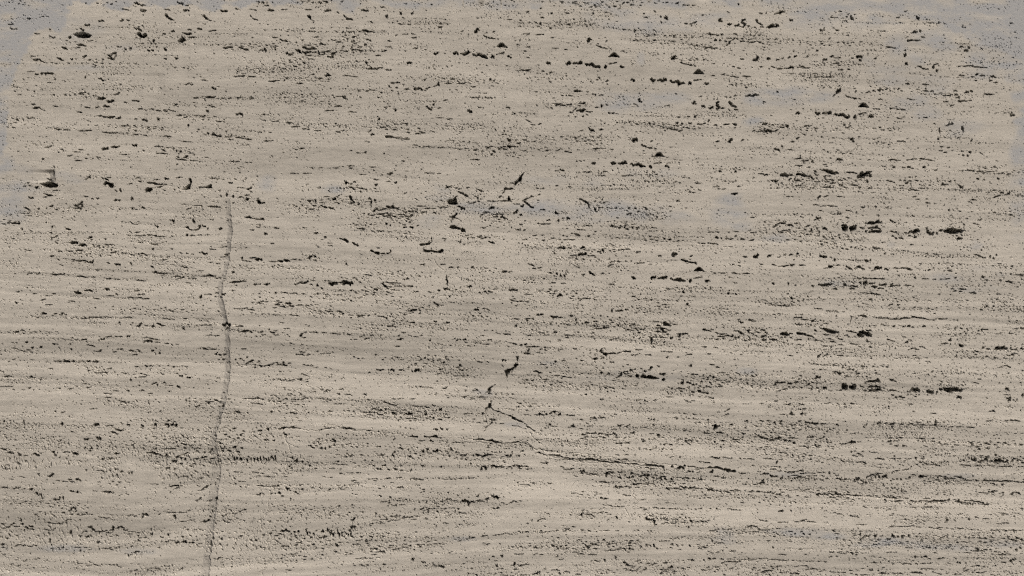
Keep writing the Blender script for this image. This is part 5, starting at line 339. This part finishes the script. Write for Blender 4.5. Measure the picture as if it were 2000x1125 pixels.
# small marks bare of the grey stain, with their tone
BARE_MARKS = [(940, 3, 6, 10, -3.0), (1268, 0, 6, 4, -2.5), (1372, 1, 15, 5, 1.8), (905, 8, 1.5, 12, -.8), (979, 10, 1.5, 12, -.8)]
STAIN_SPOTS = [ (1990, 380, 22, 90, .5), (1925, 110, 50, 60, .5),
 (1770, 45, 100, 3, .9),
 (140, 60, 60, 36, .35), (85, 133, 34, 9, .45), (230, 95, 60, 18, .2), (160, 132, 50, 8, .35), (28, 372, 62, 45, .62), (8, 328, 22, 24, .8), (130, 346, 36, 15, .5), (15, 418, 44, 22, .65),
 (650, 372, 24, 13, .55), (860, 375, 36, 20, .38), (925, 406, 42, 14, .75), (960, 405, 60, 15, .5), (845, 482, 32, 16, .15), (522, 358, 20, 20, .4), (838, 432, 30, 15, .35),
 (1120, 352, 170, 14, .3), (1060, 405, 60, 22, .55), (1180, 413, 100, 24, .55), (1290, 420, 80, 20, .5), (1422, 420, 40, 22, .6), (1450, 440, 22, 12, .75), (1262, 340, 100, 14, .32), (1432, 396, 36, 20, .55),
 (1205, 195, 40, 25, .6), (1280, 192, 64, 24, .65), (1252, 115, 9, 15, .5), (1472, 195, 32, 15, .7), (1470, 236, 22, 16, .6), (1250, 45, 90, 26, .6), (1200, 30, 60, 16, .6), (1400, 40, 60, 18, .6), (1330, 50, 60, 14, .45),
 (1530, 186, 74, 20, .65), (1600, 190, 46, 11, .65), (1695, 120, 16, 9, .6), (1762, 150, 80, 30, .3), (1752, 88, 24, 26, .6), (1772, 200, 44, 18, .5), (1812, 226, 32, 20, .5), (1842, 170, 50, 20, .3), (1880, 250, 56, 20, .4), (1830, 80, 52, 34, .6), (1800, 112, 36, 14, .5), (1590, 45, 60, 26, .45), (1650, 36, 34, 22, .5), (1776, 36, 34, 22, .5), (1700, 50, 80, 14, .4),
 (1990, 300, 18, 34, .7), (1902, 480, 18, 11, .65), (1522, 466, 34, 10, .5), (1740, 478, 9, 9, .5), (1892, 540, 84, 22, .38), (1650, 552, 50, 10, .38), (1990, 460, 22, 12, .4), (1900, 564, 56, 8, .45),
 (1240, 735, 120, 14, .25), (1460, 725, 28, 8, .55), (1072, 714, 32, 11, .35), (1008, 830, 26, 8, .4), (1562, 1040, 66, 10, .5), (1640, 1046, 66, 10, .5), (1722, 1060, 84, 10, .5), (1852, 1070, 84, 8, .45), (1962, 1062, 46, 16, .4), (1410, 1046, 34, 20, .33),
 (20, 1068, 34, 8, .45), (132, 1072, 66, 8, .55), (262, 1078, 46, 8, .48), (942, 768, 22, 12, .5), (1100, 945, 30, 12, .2), (900, 1052, 34, 6, .4), (1890, 930, 60, 8, .3), (1540, 925, 60, 8, .3),
]
DARK, LIGHT = (.288, .2825, .256, 1), (.527, .514, .466, 1)
GREY_A, GREY_B = (.278, .302, .335, 1), (.345, .353, .340, 1)

# ---------------------------------------------------------------- the stone as a height field
PAD = 180                                  # mm of stone beyond the frame on every side
W, H = 2000 + 2 * PAD + 1, 1125 + 2 * PAD + 1
W -= (W - 1) % 4
H -= (H - 1) % 4
XS = np.arange(W, dtype=np.float32) - PAD  # mm to the right of the frame's left edge
YS = np.arange(H, dtype=np.float32) - PAD  # mm below the frame's top edge
rng = np.random.default_rng(71)
FX = np.fft.rfftfreq(W).astype(np.float32)[None, :]
FY = np.fft.fftfreq(H).astype(np.float32)[:, None]

def grain(sx, sy, band=0.0):
    f = np.fft.rfft2(rng.standard_normal((H, W), dtype=np.float32))
    f *= np.exp(-2 * math.pi ** 2 * ((sx * FX) ** 2 + (sy * FY) ** 2))
    if band:                               # keep one grain size only: separate spots
        f *= 1 - np.exp(-2 * math.pi ** 2 * ((band * sx * FX) ** 2 + (band * sy * FY) ** 2))
    n = np.fft.irfft2(f, s=(H, W)).astype(np.float32)
    return (n - n.mean()) / n.std()

def sstep(a, b, v):
    t = np.clip((v - a) / (b - a), 0, 1)
    return t * t * (3 - 2 * t)

def grid_field(rows_y, cols_x, vals):
    """smooth field from a coarse table"""
    vals = np.asarray(vals, dtype=np.float32)
    a = np.stack([np.interp(XS, cols_x, r) for r in vals])              # rows x W
    i = np.clip(np.searchsorted(rows_y, YS) - 1, 0, len(rows_y) - 2)
    t = np.clip((YS - np.asarray(rows_y)[i]) / (np.asarray(rows_y)[i + 1] - np.asarray(rows_y)[i]), 0, 1)
    t = (t * t * (3 - 2 * t)).astype(np.float32)[:, None]
    return (a[i] * (1 - t) + a[i + 1] * t).astype(np.float32)

# bedding: dip of the layers over the face, integrated to a vertical shift
dip = grid_field([0, 280, 560, 840, 980, 1125], [0, 500, 1000, 1500, 2000],
                 [[.00, .02, .05, .05, .03], [.03, .05, .03, .03, .02], [.06, .05, .05, .03, .03],
                  [.04, .05, .06, .06, .04], [.05, -.01, .01, .05, .04], [.04, -.09, -.06, .01, .02]])
bed = np.cumsum(dip, axis=1)
bed -= bed[:, [1000 + PAD]]
wavy = (sstep(820, 900, YS)[:, None] * (1 - sstep(300, 900, XS))[None, :]).astype(np.float32)
bed += 2.2 * grain(60, 14) + 3 * wavy * grain(50, 42)

def along_bed(n):
    r = np.clip(np.arange(H, dtype=np.float32)[:, None] - bed, 0, H - 1.001)
    i = r.astype(np.int32)
    t = r - i
    return np.take_along_axis(n, i, 0) * (1 - t) + np.take_along_axis(n, i + 1, 0) * t

ragged = grain(1.5, 1.2)                   # breaks up every outline
rough = grain(3, 2)                        # uneven pit floors

# density of fine pores, surveyed on a 100 x 25.6 mm grid
COVER = [.002, .007, .017, .037, .063, .098, .138, .18, .22, .25]
rows = []
for j in range(4):
    for r in range(11):
        rows.append([COVER[int(c)] for i in range(4) for c in FIELDS[(i, j)]['dens'].split()[r]])
ry = [281.25 * j + 25.57 * (r + .5) for j in range(4) for r in range(11)]
cx = [50 + 100 * k for k in range(20)]
cover = grid_field(ry, cx, rows)
cover = (along_bed(cover) * .6 + cover * .4) * (1.1 + .25 * wavy)
coarse_w = np.zeros((H, W), np.float32)    # where pores run larger
depth = np.zeros((H, W), np.float32)
marks = np.zeros((H, W), bool)

def window(x0, y0, x1, y1):
    a, b = max(0, int(x0 + PAD)), min(W, int(x1 + PAD) + 2)
    c, d = max(0, int(y0 + PAD)), min(H, int(y1 + PAD) + 2)
    if a >= b or c >= d:
        return None
    s = (slice(c, d), slice(a, b))
    X, Y = np.meshgrid(XS[a:b], YS[c:d])
    return s, X, Y

def sink(s, sdf, width):
    """carve a pit with steep walls where sdf > 0 (mm)"""
    floor = np.clip(2.6 * width + 7.0, 9, 42) * np.clip(.85 + .22 * rough[s], .35, 1.3)
    d = np.minimum(floor, np.maximum(0, sdf + .24 * ragged[s] + .1 + .06 * min(width, 6)) * 14.0)
    np.maximum(depth[s], d, out=depth[s])

def slit(x, y, l, t, ang=0.0):
    if l <= 2:
        return
    a = math.radians(ang)
    if abs(ang) >= 20 and l < 10:
        l, t = l * .85, t * .72
    t = t * .8 if t < 3.4 else t
    hl, ht = l / 2, max(t, 1.5) / 2
    w = window(x - hl - 3, y - hl - 3 if abs(ang) > 25 else y - ht - hl * .5 - 3, x + hl + 3, y + hl + 3 if abs(ang) > 25 else y + ht + hl * .5 + 3)
    if not w:
        return
    s, X, Y = w
    u = (X - x) * math.cos(a) + (Y - y) * math.sin(a)
    v = -(X - x) * math.sin(a) + (Y - y) * math.cos(a)
    p = rng.uniform(0, 6.28, 4)
    q = np.clip(u / hl, -1, 1)
    mid = ht * (.35 * np.sin(2.1 * q + p[0]) + .25 * np.sin(5 * q + p[1]))
    half = ht * np.sqrt(np.clip(1 - q * q, 0, 1)) ** .8 * (.86 + .22 * np.sin(3.7 * q + p[2]) + .16 * np.sin(8 * q + p[3]))
    sdf = np.where(np.abs(u) <= hl, half - np.abs(v - mid), -9)
    sink(s, sdf, t)

def segs(pts, X, Y):
    best = np.full(X.shape, 1e9, np.float32)
    for (ax, ay), (bx, by) in zip(pts[:-1], pts[1:]):
        dx, dy = bx - ax, by - ay
        t = np.clip(((X - ax) * dx + (Y - ay) * dy) / (dx * dx + dy * dy + 1e-9), 0, 1)
        np.minimum(best, np.hypot(X - ax - t * dx, Y - ay - t * dy), out=best)
    return best

def line(pts, w):
    xs, ys = [p[0] for p in pts], [p[1] for p in pts]
    g = window(min(xs) - 4, min(ys) - 4, max(xs) + 4, max(ys) + 4)
    if g:
        s, X, Y = g
        sink(s, max(w * .95, 1.6) / 2 * (.95 + .3 * rough[s]) - segs(pts, X + .8 * ragged[s], Y + .6 * rough[s]), w)

def hair(pts, w):
    """a healed crack: a shallow groove"""
    xs, ys = [p[0] for p in pts], [p[1] for p in pts]
    g = window(min(xs) - 5, min(ys) - 5, max(xs) + 5, max(ys) + 5)
    if g:
        s, X, Y = g
        d = segs(pts, X + .9 * rough[s], Y + .9 * rough[s])
        np.maximum(depth[s], np.clip((w / 2 + .5 - d) * 1.3, 0, 1.5), out=depth[s])

def poly_sdf(pts, X, Y):
    d = segs(pts + pts[:1], X, Y)
    inside = np.zeros(X.shape, bool)
    for (ax, ay), (bx, by) in zip(pts, pts[1:] + pts[:1]):
        if ay != by:
            inside ^= ((Y < ay) != (Y < by)) & (X < (bx - ax) * (Y - ay) / (by - ay) + ax)
    return np.where(inside, d, -d)

def outline(pts):
    xs, ys = [p[0] for p in pts], [p[1] for p in pts]
    g = window(min(xs) - 3, min(ys) - 3, max(xs) + 3, max(ys) + 3)
    if g:
        s, X, Y = g
        sink(s, poly_sdf(pts, X, Y), min(max(xs) - min(xs), max(ys) - min(ys)))

def nums(t):
    return [float(v) for v in t.split()]

def pairs(t):
    v = nums(t)
    return list(zip(v[0::2], v[1::2]))

def carve(X0, Y0, S='', P='', G='', dy=0.0):
    for t in S.replace('\n', ' ').split(';'):
        v = nums(t)
        if len(v) >= 4:
            slit(X0 + v[0] / 4, Y0 + (v[1] + dy) / 4, v[2] / 4, v[3] / 4, *v[4:5])
    for t in P.split(';'):
        if ':' in t:
            w, p = t.split(':')
            if w.startswith('h'):
                hair([(X0 + a / 4, Y0 + b / 4) for a, b in pairs(p)], float(w[1:]) / 4)
                continue
            line([(X0 + a / 4, Y0 + b / 4) for a, b in pairs(p)], float(w) / 4)
    for t in G.split('|'):
        if t.strip():
            outline([(X0 + a / 4, Y0 + b / 4) for a, b in pairs(t)])

for (i, j), f in FIELDS.items():
    X0, Y0 = 500 * i, 281.25 * j
    S = f['S']
    if S.startswith('SHIFT117'):
        carve(X0, Y0, PITS_R, dy=117)
        S = S[len('SHIFT117;'):]
    carve(X0, Y0, S, f['P'], f['G'])
    for t in f['K'].split(';'):
        v = nums(t)
        if len(v) == 4 and v[2] > 2:
            x, y, rx, ry_ = X0 + v[0] / 4, Y0 + v[1] / 4, v[2] / 7, v[3] / 7
            s, X, Y = window(x - 2 * rx, y - 2 * ry_, x + 2 * rx, y + 2 * ry_)
            g = np.exp(-(((X - x) / rx) ** 2 + ((Y - y) / ry_) ** 2))
            np.maximum(coarse_w[s], g, out=coarse_w[s])
            cover[s] += .055 * g
    for t in f['C'].split(';'):
        if ':' in t:
            w, p = t.split(':')
            pts = [(X0 + a / 4, Y0 + b / 4) for a, b in pairs(p)]
            s, X, Y = window(min(p[0] for p in pts) - 6, min(p[1] for p in pts) - 8, max(p[0] for p in pts) + 6, max(p[1] for p in pts) + 8)
            g = np.exp(-(segs(pts, X, Y) / (float(w) / 5)) ** 2)
            cover[s] += .20 * g
# the pit groups that recur on the face
carve(0 - 65, 281.25 + 11.25, PITS_A, G=GPIT_A)
carve(0 - 53.75, 281.25, PITS_B)
for x, y in MOTIFS1:
    carve(x, y, M1, G=M1G)
for x, y in MOTIFS2:
    carve(x, y, M2, M2P)

# fine pores: thresholded bedding-parallel grain
size = grain(40, 9)
flat1 = along_bed(grain(1.75, .8, 1.8))
flat2 = along_bed(grain(2.5, 1.05, 1.7))
iso = along_bed(grain(.85, .9, 1.8))
iso_w = along_bed(grain(60, 9))
upright = .5 * sstep(.3, 1.6, along_bed(grain(70, 10)))
for x, y, rx, ry_, k in [(545, 897, 80, 10, .9), (640, 1040, 110, 26, .5), (1700, 838, 320, 14, .8), (20, 868, 60, 14, .4),
                         (180, 892, 160, 12, .4), (40, 1020, 60, 22, .3), (200, 1035, 100, 14, .3), (1560, 845, 160, 10, .8),
                         (590, 150, 60, 30, .6), (640, 215, 80, 26, .5), (820, 200, 80, 20, .4)]:
    s, X, Y = window(x - 2 * rx, y - 2 * ry_, x + 2 * rx, y + 2 * ry_)
    np.maximum(upright[s], k * np.exp(-(((X - x) / rx) ** 2 + ((Y - y) / ry_) ** 2)), out=upright[s])
a2 = np.clip(.25 + .25 * size + .55 * coarse_w, 0, 1)
a3 = np.clip(.26 + .74 * upright + .2 * iso_w, 0, 1)
a1 = 1 - .75 * a2
a1, a2 = a1 * (1 - a3 * .8), a2 * (1 - a3 * .6)
n = (a1 * flat1 + a2 * flat2 + a3 * iso) / np.sqrt(a1 * a1 + a2 * a2 + a3 * a3)
lines_ = along_bed(grain(45, 1.5))
patch = along_bed(grain(22, 5))
local = cover * np.exp(.62 * lines_ + .62 * patch - .38)
qs = np.linspace(-1, 4, 1500)
tail = np.array([.5 * math.erfc(v / math.sqrt(2)) for v in qs])
thr = np.interp(np.clip(local, .0008, .26), tail[::-1], qs[::-1]).astype(np.float32)
ex = n - thr
pores = np.clip(ex * 6.3, 0, 12) * np.clip(.8 + .3 * rough, .3, 1.4)
np.maximum(depth, pores, out=depth)
# shallow pocks between them
n = along_bed(grain(1.0, .75, 1.7))
pock = np.interp(np.clip(local * .95 + .008, .001, .2), tail[::-1], qs[::-1]).astype(np.float32)
np.maximum(depth, np.clip((n - pock) * 4.0, 0, 1.7), out=depth)
depth[depth < .4] = 0
out_ = np.ones((H, W), bool)
out_[PAD - 20:PAD + 1145, PAD - 20:PAD + 2020] = False
depth[out_ & (depth < 3)] = 0

# the broken ledge: right of it the stone stands proud of the left
LEDGE = [(372, 452), (390, 449), (425, 452), (450, 454), (480, 451), (515, 447), (535, 444), (550, 437), (562, 434), (590, 437),
         (612, 441), (630, 447), (645, 449), (685, 449), (720, 450), (740, 448), (765, 445), (790, 440), (806, 434), (827, 429),
         (845, 422), (865, 423), (885, 426), (900, 428), (915, 431), (930, 431), (950, 428), (970, 425), (1000, 422), (1025, 419),
         (1050, 416), (1070, 413), (1095, 411), (1125, 408), (1300, 396)]
ly, lx = [p[0] for p in LEDGE], [p[1] for p in LEDGE]
xc = np.interp(YS, ly, lx).astype(np.float32)[:, None] + .5 * ragged + .6 * grain(5, 3)
u = xc - XS[None, :]
wid = (np.interp(YS, [372, 440, 560, 640, 860, 900, 1000, 1125], [8, 10, 10, 12, 11, 19, 14, 17]).astype(np.float32)[:, None]
       * (1 + .10 * grain(10, 18)))
rise = (np.interp(YS, [366, 430, 900, 1125, 1150, 1200], [0, 4.8, 5.8, 6.4, 5, 0]).astype(np.float32))[:, None]
t = np.clip(u / wid, 0, 1)
shelf = rise * (np.clip(.28 * u / .7, 0, .28) + .72 * t * (1.25 - .25 * t)) * np.exp(-np.maximum(u - wid, 0) / 170.0)
shelf = np.where(u > 0, shelf, 0)
band = (u > -3) & (u < wid + 3) & (rise > .3)
# small broken lips
for ex_, y0, y1, wd, hh, fall in [(108.3, 330, 353, 11, 6.0, 22), (324.2, 141, 177, 16, 1.6, 25)]:
    uu = ex_ + .5 * ragged - XS[None, :]
    k = (sstep(y0, y0 + 8, YS) * (1 - sstep(y1 - 2, y1 + 6, YS)))[:, None]
    tt = np.clip(uu / (wd * (.35 + .65 * k)), 0, 1)
    sh = np.where(uu > 0, hh * k * tt * np.exp(-np.maximum(uu - wd, 0) / fall), 0)
    shelf = np.maximum(shelf, sh)
    band |= (uu > -3) & (uu < wd + 40) & (k > 0)
edge = np.minimum.outer(np.minimum(np.arange(H), np.arange(H)[::-1]), np.full(W, 1e9))
edge = np.minimum(edge, np.minimum(np.arange(W), np.arange(W)[::-1])[None, :])
depth *= edge > 6
shelf = (shelf * np.clip(edge / 60.0, 0, 1)).astype(np.float32)

# ---------------------------------------------------------------- colour of the stone
tone = np.zeros((H, W), np.float32)
for pts, hh, k in TONES:
    p = [(a, b) for a, b in pts]
    s, X, Y = window(min(a for a, b in p) - 90, min(b for a, b in p) - 3 * hh, max(a for a, b in p) + 90, max(b for a, b in p) + 3 * hh)
    px = [a for a, b in p]
    cy = np.interp(X[0], px, [b for a, b in p])
    fade = sstep(px[0] - 60, px[0] + 20, X) * (1 - sstep(px[-1] - 20, px[-1] + 60, X))
    tone[s] += 1.2 * k * fade * np.exp(-((Y - cy[None, :]) / hh) ** 2)
lower = sstep(250, 650, YS)[:, None]
tone += .28 * along_bed(grain(130, 5)) + .22 * along_bed(grain(50, 12)) + (.2 + .5 * lower) * along_bed(grain(150, 1.6)) + .16 * along_bed(grain(25, 1.4))
tone -= 5.0 * (np.clip(cover, 0, .22) - .06)
stain = np.zeros((H, W), np.float32)
fringe = along_bed(grain(9, 6))
for pts in STAIN_OUTLINES:
    p = pairs(pts)
    s, X, Y = window(min(a for a, b in p) - 30, min(b for a, b in p) - 30, max(a for a, b in p) + 30, max(b for a, b in p) + 30)
    soft = np.interp(X, [0, 600, 1000, 2000], [3.5, 4, 12, 18])
    np.maximum(stain[s], sstep(-1, 1, (poly_sdf(p, X, Y) + 2 * rough[s] + .35 * soft * fringe[s]) / soft) * np.interp(X, [0, 500, 1100, 1700, 2000], [.95, .85, .6, .55, .78]), out=stain[s])
for x, y, rx, ry_, k in STAIN_SPOTS:
    s, X, Y = window(x - 2.2 * rx, y - 2.2 * ry_, x + 2.2 * rx, y + 2.2 * ry_)
    np.maximum(stain[s], .95 * k * np.exp(-(((X - x) / rx) ** 2 + ((Y - y) / ry_) ** 2) ** 1.3), out=stain[s])
for x, y, rx, ry_, k in BARE_MARKS:
    s, X, Y = window(x - 2.2 * rx, y - 2.2 * ry_, x + 2.2 * rx, y + 2.2 * ry_)
    g = np.exp(-(((X - x) / rx) ** 2 + ((Y - y) / ry_) ** 2) ** 2)
    stain[s] *= 1 - g
    tone[s] += k * g
stain = np.clip(stain * (1 + .40 * along_bed(grain(14, 5))), 0, 1)

mat = bpy.data.materials.new('travertine')
mat.use_nodes = True
mt = mat.node_tree
N, L = mt.nodes, mt.links
bsdf = N['Principled BSDF']
bsdf.inputs['Roughness'].default_value = .82
bsdf.inputs['Specular IOR Level'].default_value = .25
def node(kind, **kw):
    nd = N.new(kind)
    for k, v in kw.items():
        setattr(nd, k, v)
    return nd
def math_(op, a, b):
    m = node('ShaderNodeMath', operation=op)
    for s_, v in zip(m.inputs, (a, b)):
        if isinstance(v, (int, float)):
            s_.default_value = v
        else:
            L.new(v, s_)
    return m.outputs[0]
def mix(f, a, b):
    m = node('ShaderNodeMix', data_type='RGBA')
    for s_, v in ((m.inputs[0], f), (m.inputs[6], a), (m.inputs[7], b)):
        if isinstance(v, tuple):
            s_.default_value = v
        elif isinstance(v, (int, float)):
            s_.default_value = v
        else:
            L.new(v, s_)
    return m.outputs[2]
def noise(scale, detail, sx, sy):
    co = node('ShaderNodeTexCoord')
    mp = node('ShaderNodeMapping')
    mp.inputs['Scale'].default_value = (sx, 1, sy)
    L.new(co.outputs['Object'], mp.inputs['Vector'])
    nz = node('ShaderNodeTexNoise')
    nz.inputs['Scale'].default_value = scale
    nz.inputs['Detail'].default_value = detail
    L.new(mp.outputs[0], nz.inputs['Vector'])
    return nz.outputs['Fac']
a_tone = node('ShaderNodeAttribute', attribute_name='tone').outputs['Fac']
a_stain = node('ShaderNodeAttribute', attribute_name='stain').outputs['Fac']
fine = noise(420, 4, 1, 1.6)
cloud = math_('ADD', noise(60, 4, .5, 1.8), math_('MULTIPLY', math_('SUBTRACT', noise(130, 6, .3, 1.9), .5), 1.6))
v = math_('ADD', math_('MULTIPLY', a_tone, .18), math_('ADD', math_('MULTIPLY', math_('SUBTRACT', fine, .5), .75), math_('MULTIPLY', math_('SUBTRACT', cloud, .5), .5)))
ramp = node('ShaderNodeMapRange')
ramp.inputs['From Min'].default_value, ramp.inputs['From Max'].default_value = -.5, .5
L.new(v, ramp.inputs['Value'])
stone = mix(ramp.outputs[0], DARK, LIGHT)
speck = noise(700, 2, 1, 1)
speck = math_('ADD', math_('MULTIPLY', speck, .8), math_('MULTIPLY', noise(190, 8, .5, 1.4), 1.5))
sf = math_('MULTIPLY', a_stain, math_('ADD', -.2, speck))
sm = node('ShaderNodeMapRange')
sm.inputs['From Min'].default_value, sm.inputs['From Max'].default_value = .12, .85
L.new(sf, sm.inputs['Value'])
stained = mix(noise(900, 1, 1, 1), GREY_A, GREY_B)
L.new(mix(sm.outputs[0], stone, stained), bsdf.inputs['Base Color'])
bump = node('ShaderNodeBump')
bump.inputs['Strength'].default_value = .35
bump.inputs['Distance'].default_value = .0012
L.new(noise(260, 5, .7, 1.5), bump.inputs['Height'])
L.new(bump.outputs[0], bsdf.inputs['Normal'])

# ---------------------------------------------------------------- mesh pieces
root = bpy.data.objects.new('travertine_slab', None)
C.objects.link(root)
root.location = (0, 0, (562.5 - YS[-1]) / 1000)
root['label'] = 'beige vein-cut travertine slab, pitted in level bands, with grey stains and a broken vertical ledge'
root['category'] = 'stone slab'
root['kind'] = 'thing'
ROOT_Z = root.location[2]

PX = ((XS - 1000) / 1000)[None, :].repeat(H, 0).ravel()
PZ = ((562.5 - YS) / 1000 - ROOT_Z)[:, None].repeat(W, 1).ravel()
PY = ((depth + shelf) / 1000).ravel()
TONE, STAIN = tone.ravel(), stain.ravel()

def piece(name, quads, label=None, kind=None):
    ids, inv = np.unique(quads, return_inverse=True)
    inv = inv.reshape(-1).astype(np.int32)
    me = bpy.data.meshes.new(name)
    co = np.stack([PX[ids], PY[ids], PZ[ids]], 1).astype(np.float32)
    me.vertices.add(len(ids))
    me.vertices.foreach_set('co', co.ravel())
    me.loops.add(len(inv))
    me.loops.foreach_set('vertex_index', inv)
    me.polygons.add(len(quads))
    me.polygons.foreach_set('loop_start', np.arange(0, len(inv), 4, dtype=np.int32))
    me.update(calc_edges=True)
    for nm, src in (('tone', TONE), ('stain', STAIN)):
        me.attributes.new(nm, 'FLOAT', 'POINT').data.foreach_set('value', src[ids].astype(np.float32))
    me.shade_flat()
    me.materials.append(mat)
    o = bpy.data.objects.new(name, me)
    C.objects.link(o)
    o.parent = root
    if label:
        o['label'] = label
    if kind:
        o['kind'] = kind
    return o

# quads: plain stone is laid in 4 and 2 mm tiles of the mesh, everything carved in 1 mm steps
busy = (depth > 0) | band
b4 = np.zeros(((H - 1) // 4, (W - 1) // 4), bool)
for dy in range(5):
    for dx in range(5):
        b4 |= busy[dy:dy + H - 4:4, dx:dx + W - 4:4]
b2 = np.zeros(((H - 1) // 2, (W - 1) // 2), bool)
for dy in range(3):
    for dx in range(3):
        b2 |= busy[dy:dy + H - 2:2, dx:dx + W - 2:2]
def tiles(m, k):
    jj, ii = np.nonzero(m)
    v = (jj * k * W + ii * k).astype(np.int64)
    return np.stack([v, v + k * W, v + k * W + k, v + k], 1)
plain = np.concatenate([tiles(~b4, 4), tiles(~b2 & np.repeat(np.repeat(b4, 2, 0), 2, 1), 2)])
fineq = np.repeat(np.repeat(b2, 2, 0), 2, 1)
md = (depth[:-1, :-1] + depth[1:, :-1] + depth[:-1, 1:] + depth[1:, 1:]) / 4
hole = fineq & (md > .3)

def runs_labels(m):
    """connected regions of a mask (4-neighbourhood plus diagonals), by runs"""
    parent = []
    def find(a):
        while parent[a] != a:
            parent[a] = parent[parent[a]]
            a = parent[a]
        return a
    lab = np.full(m.shape, -1, np.int32)
    prev = []
    for y in range(m.shape[0]):
        d = np.diff(np.concatenate(([0], m[y].view(np.int8), [0])))
        st, en = np.nonzero(d == 1)[0].tolist(), np.nonzero(d == -1)[0].tolist()
        cur, k = [], 0
        for a, b in zip(st, en):
            r = len(parent)
            parent.append(r)
            while k < len(prev) and prev[k][1] < a:
                k += 1
            q = k
            while q < len(prev) and prev[q][0] <= b:
                ra, rb = find(prev[q][2]), find(r)
                if ra != rb:
                    parent[max(ra, rb)] = min(ra, rb)
                q += 1
            cur.append((a, b, r))
            lab[y, a:b] = r
        prev = cur
    table = np.array([find(k) for k in range(len(parent))], np.int32)
    return np.where(lab >= 0, table[lab], -1)

lab = runs_labels(hole)
ok = lab >= 0
cnt = np.bincount(lab[ok], minlength=lab.max() + 1)
inframe = np.zeros_like(ok)
inframe[PAD:PAD + 1125, PAD:PAD + 2000] = True
cin = np.bincount(lab[ok & inframe], minlength=len(cnt))
top = np.argsort(-cin)[:300]

yy, xx = np.nonzero(fineq)
q0 = (yy * W + xx).astype(np.int64)
fq = np.stack([q0, q0 + W, q0 + W + 1, q0 + 1], 1)
ql = lab[yy, xx]
is_big = np.zeros(len(cnt) + 1, bool)
is_big[top] = True
bigq = (ql >= 0) & is_big[ql]
smallq = (ql >= 0) & ~bigq
bq = band[yy, xx] & (ql < 0) & (shelf[yy, xx] > .05) & ((u[yy, xx] < wid[yy, xx] + 2) | (YS[yy] < 366))
rest = fq[~bigq & ~smallq & ~bq]
stained_v = stain.ravel() > .55
face = np.concatenate([plain, rest])
sp = stained_v[face].all(1)
piece('slab_face', face[~sp])
piece('grey_stain', face[sp], 'blue-grey mineral stain along the top edge and in scattered patches', 'stuff')
piece('small_pore', fq[smallq], 'small dark pores strung along the bedding', 'stuff')
lq = fq[bq]
lip = YS[yy[bq]] < 366
piece('broken_ledge', lq[~lip], 'wavy broken ledge running down the left part of the slab')
if lip.any():
    for k in (True, False):
        piece('chipped_lip', lq[lip & ((XS[xx[bq]] < 200) == k)])
order = np.argsort(ql[bigq], kind='stable')
qb, lb = fq[bigq][order], ql[bigq][order]
cuts = np.nonzero(np.diff(lb))[0] + 1
for grp in np.split(qb, cuts):
    y_, x_ = np.divmod(grp[:, 0], W)
    dx, dy = np.ptp(x_) + 1, np.ptp(y_) + 1
    piece('fissure' if max(dx, dy) > 26 and len(grp) < 2.6 * max(dx, dy) and max(dx, dy) > 3 * min(dx, dy) else 'pit', grp)

# sawn sides and back of the slab
x0, x1, z0, z1, T = PX.min(), PX.max(), PZ.min(), PZ.max(), .12
me = bpy.data.meshes.new('slab_body')
me.from_pydata([(x0, 0, z0), (x1, 0, z0), (x1, 0, z1), (x0, 0, z1), (x0, T, z0), (x1, T, z0), (x1, T, z1), (x0, T, z1)], [],
               [(0, 4, 5, 1), (1, 5, 6, 2), (2, 6, 7, 3), (3, 7, 4, 0), (4, 7, 6, 5)])
me.materials.append(mat)
o = bpy.data.objects.new('slab_body', me)
C.objects.link(o)
o.parent = root
print('TRIS', sum(len(o.data.polygons) * 2 for o in C.objects if o.type == 'MESH'), 'pores', hole[inframe].mean())
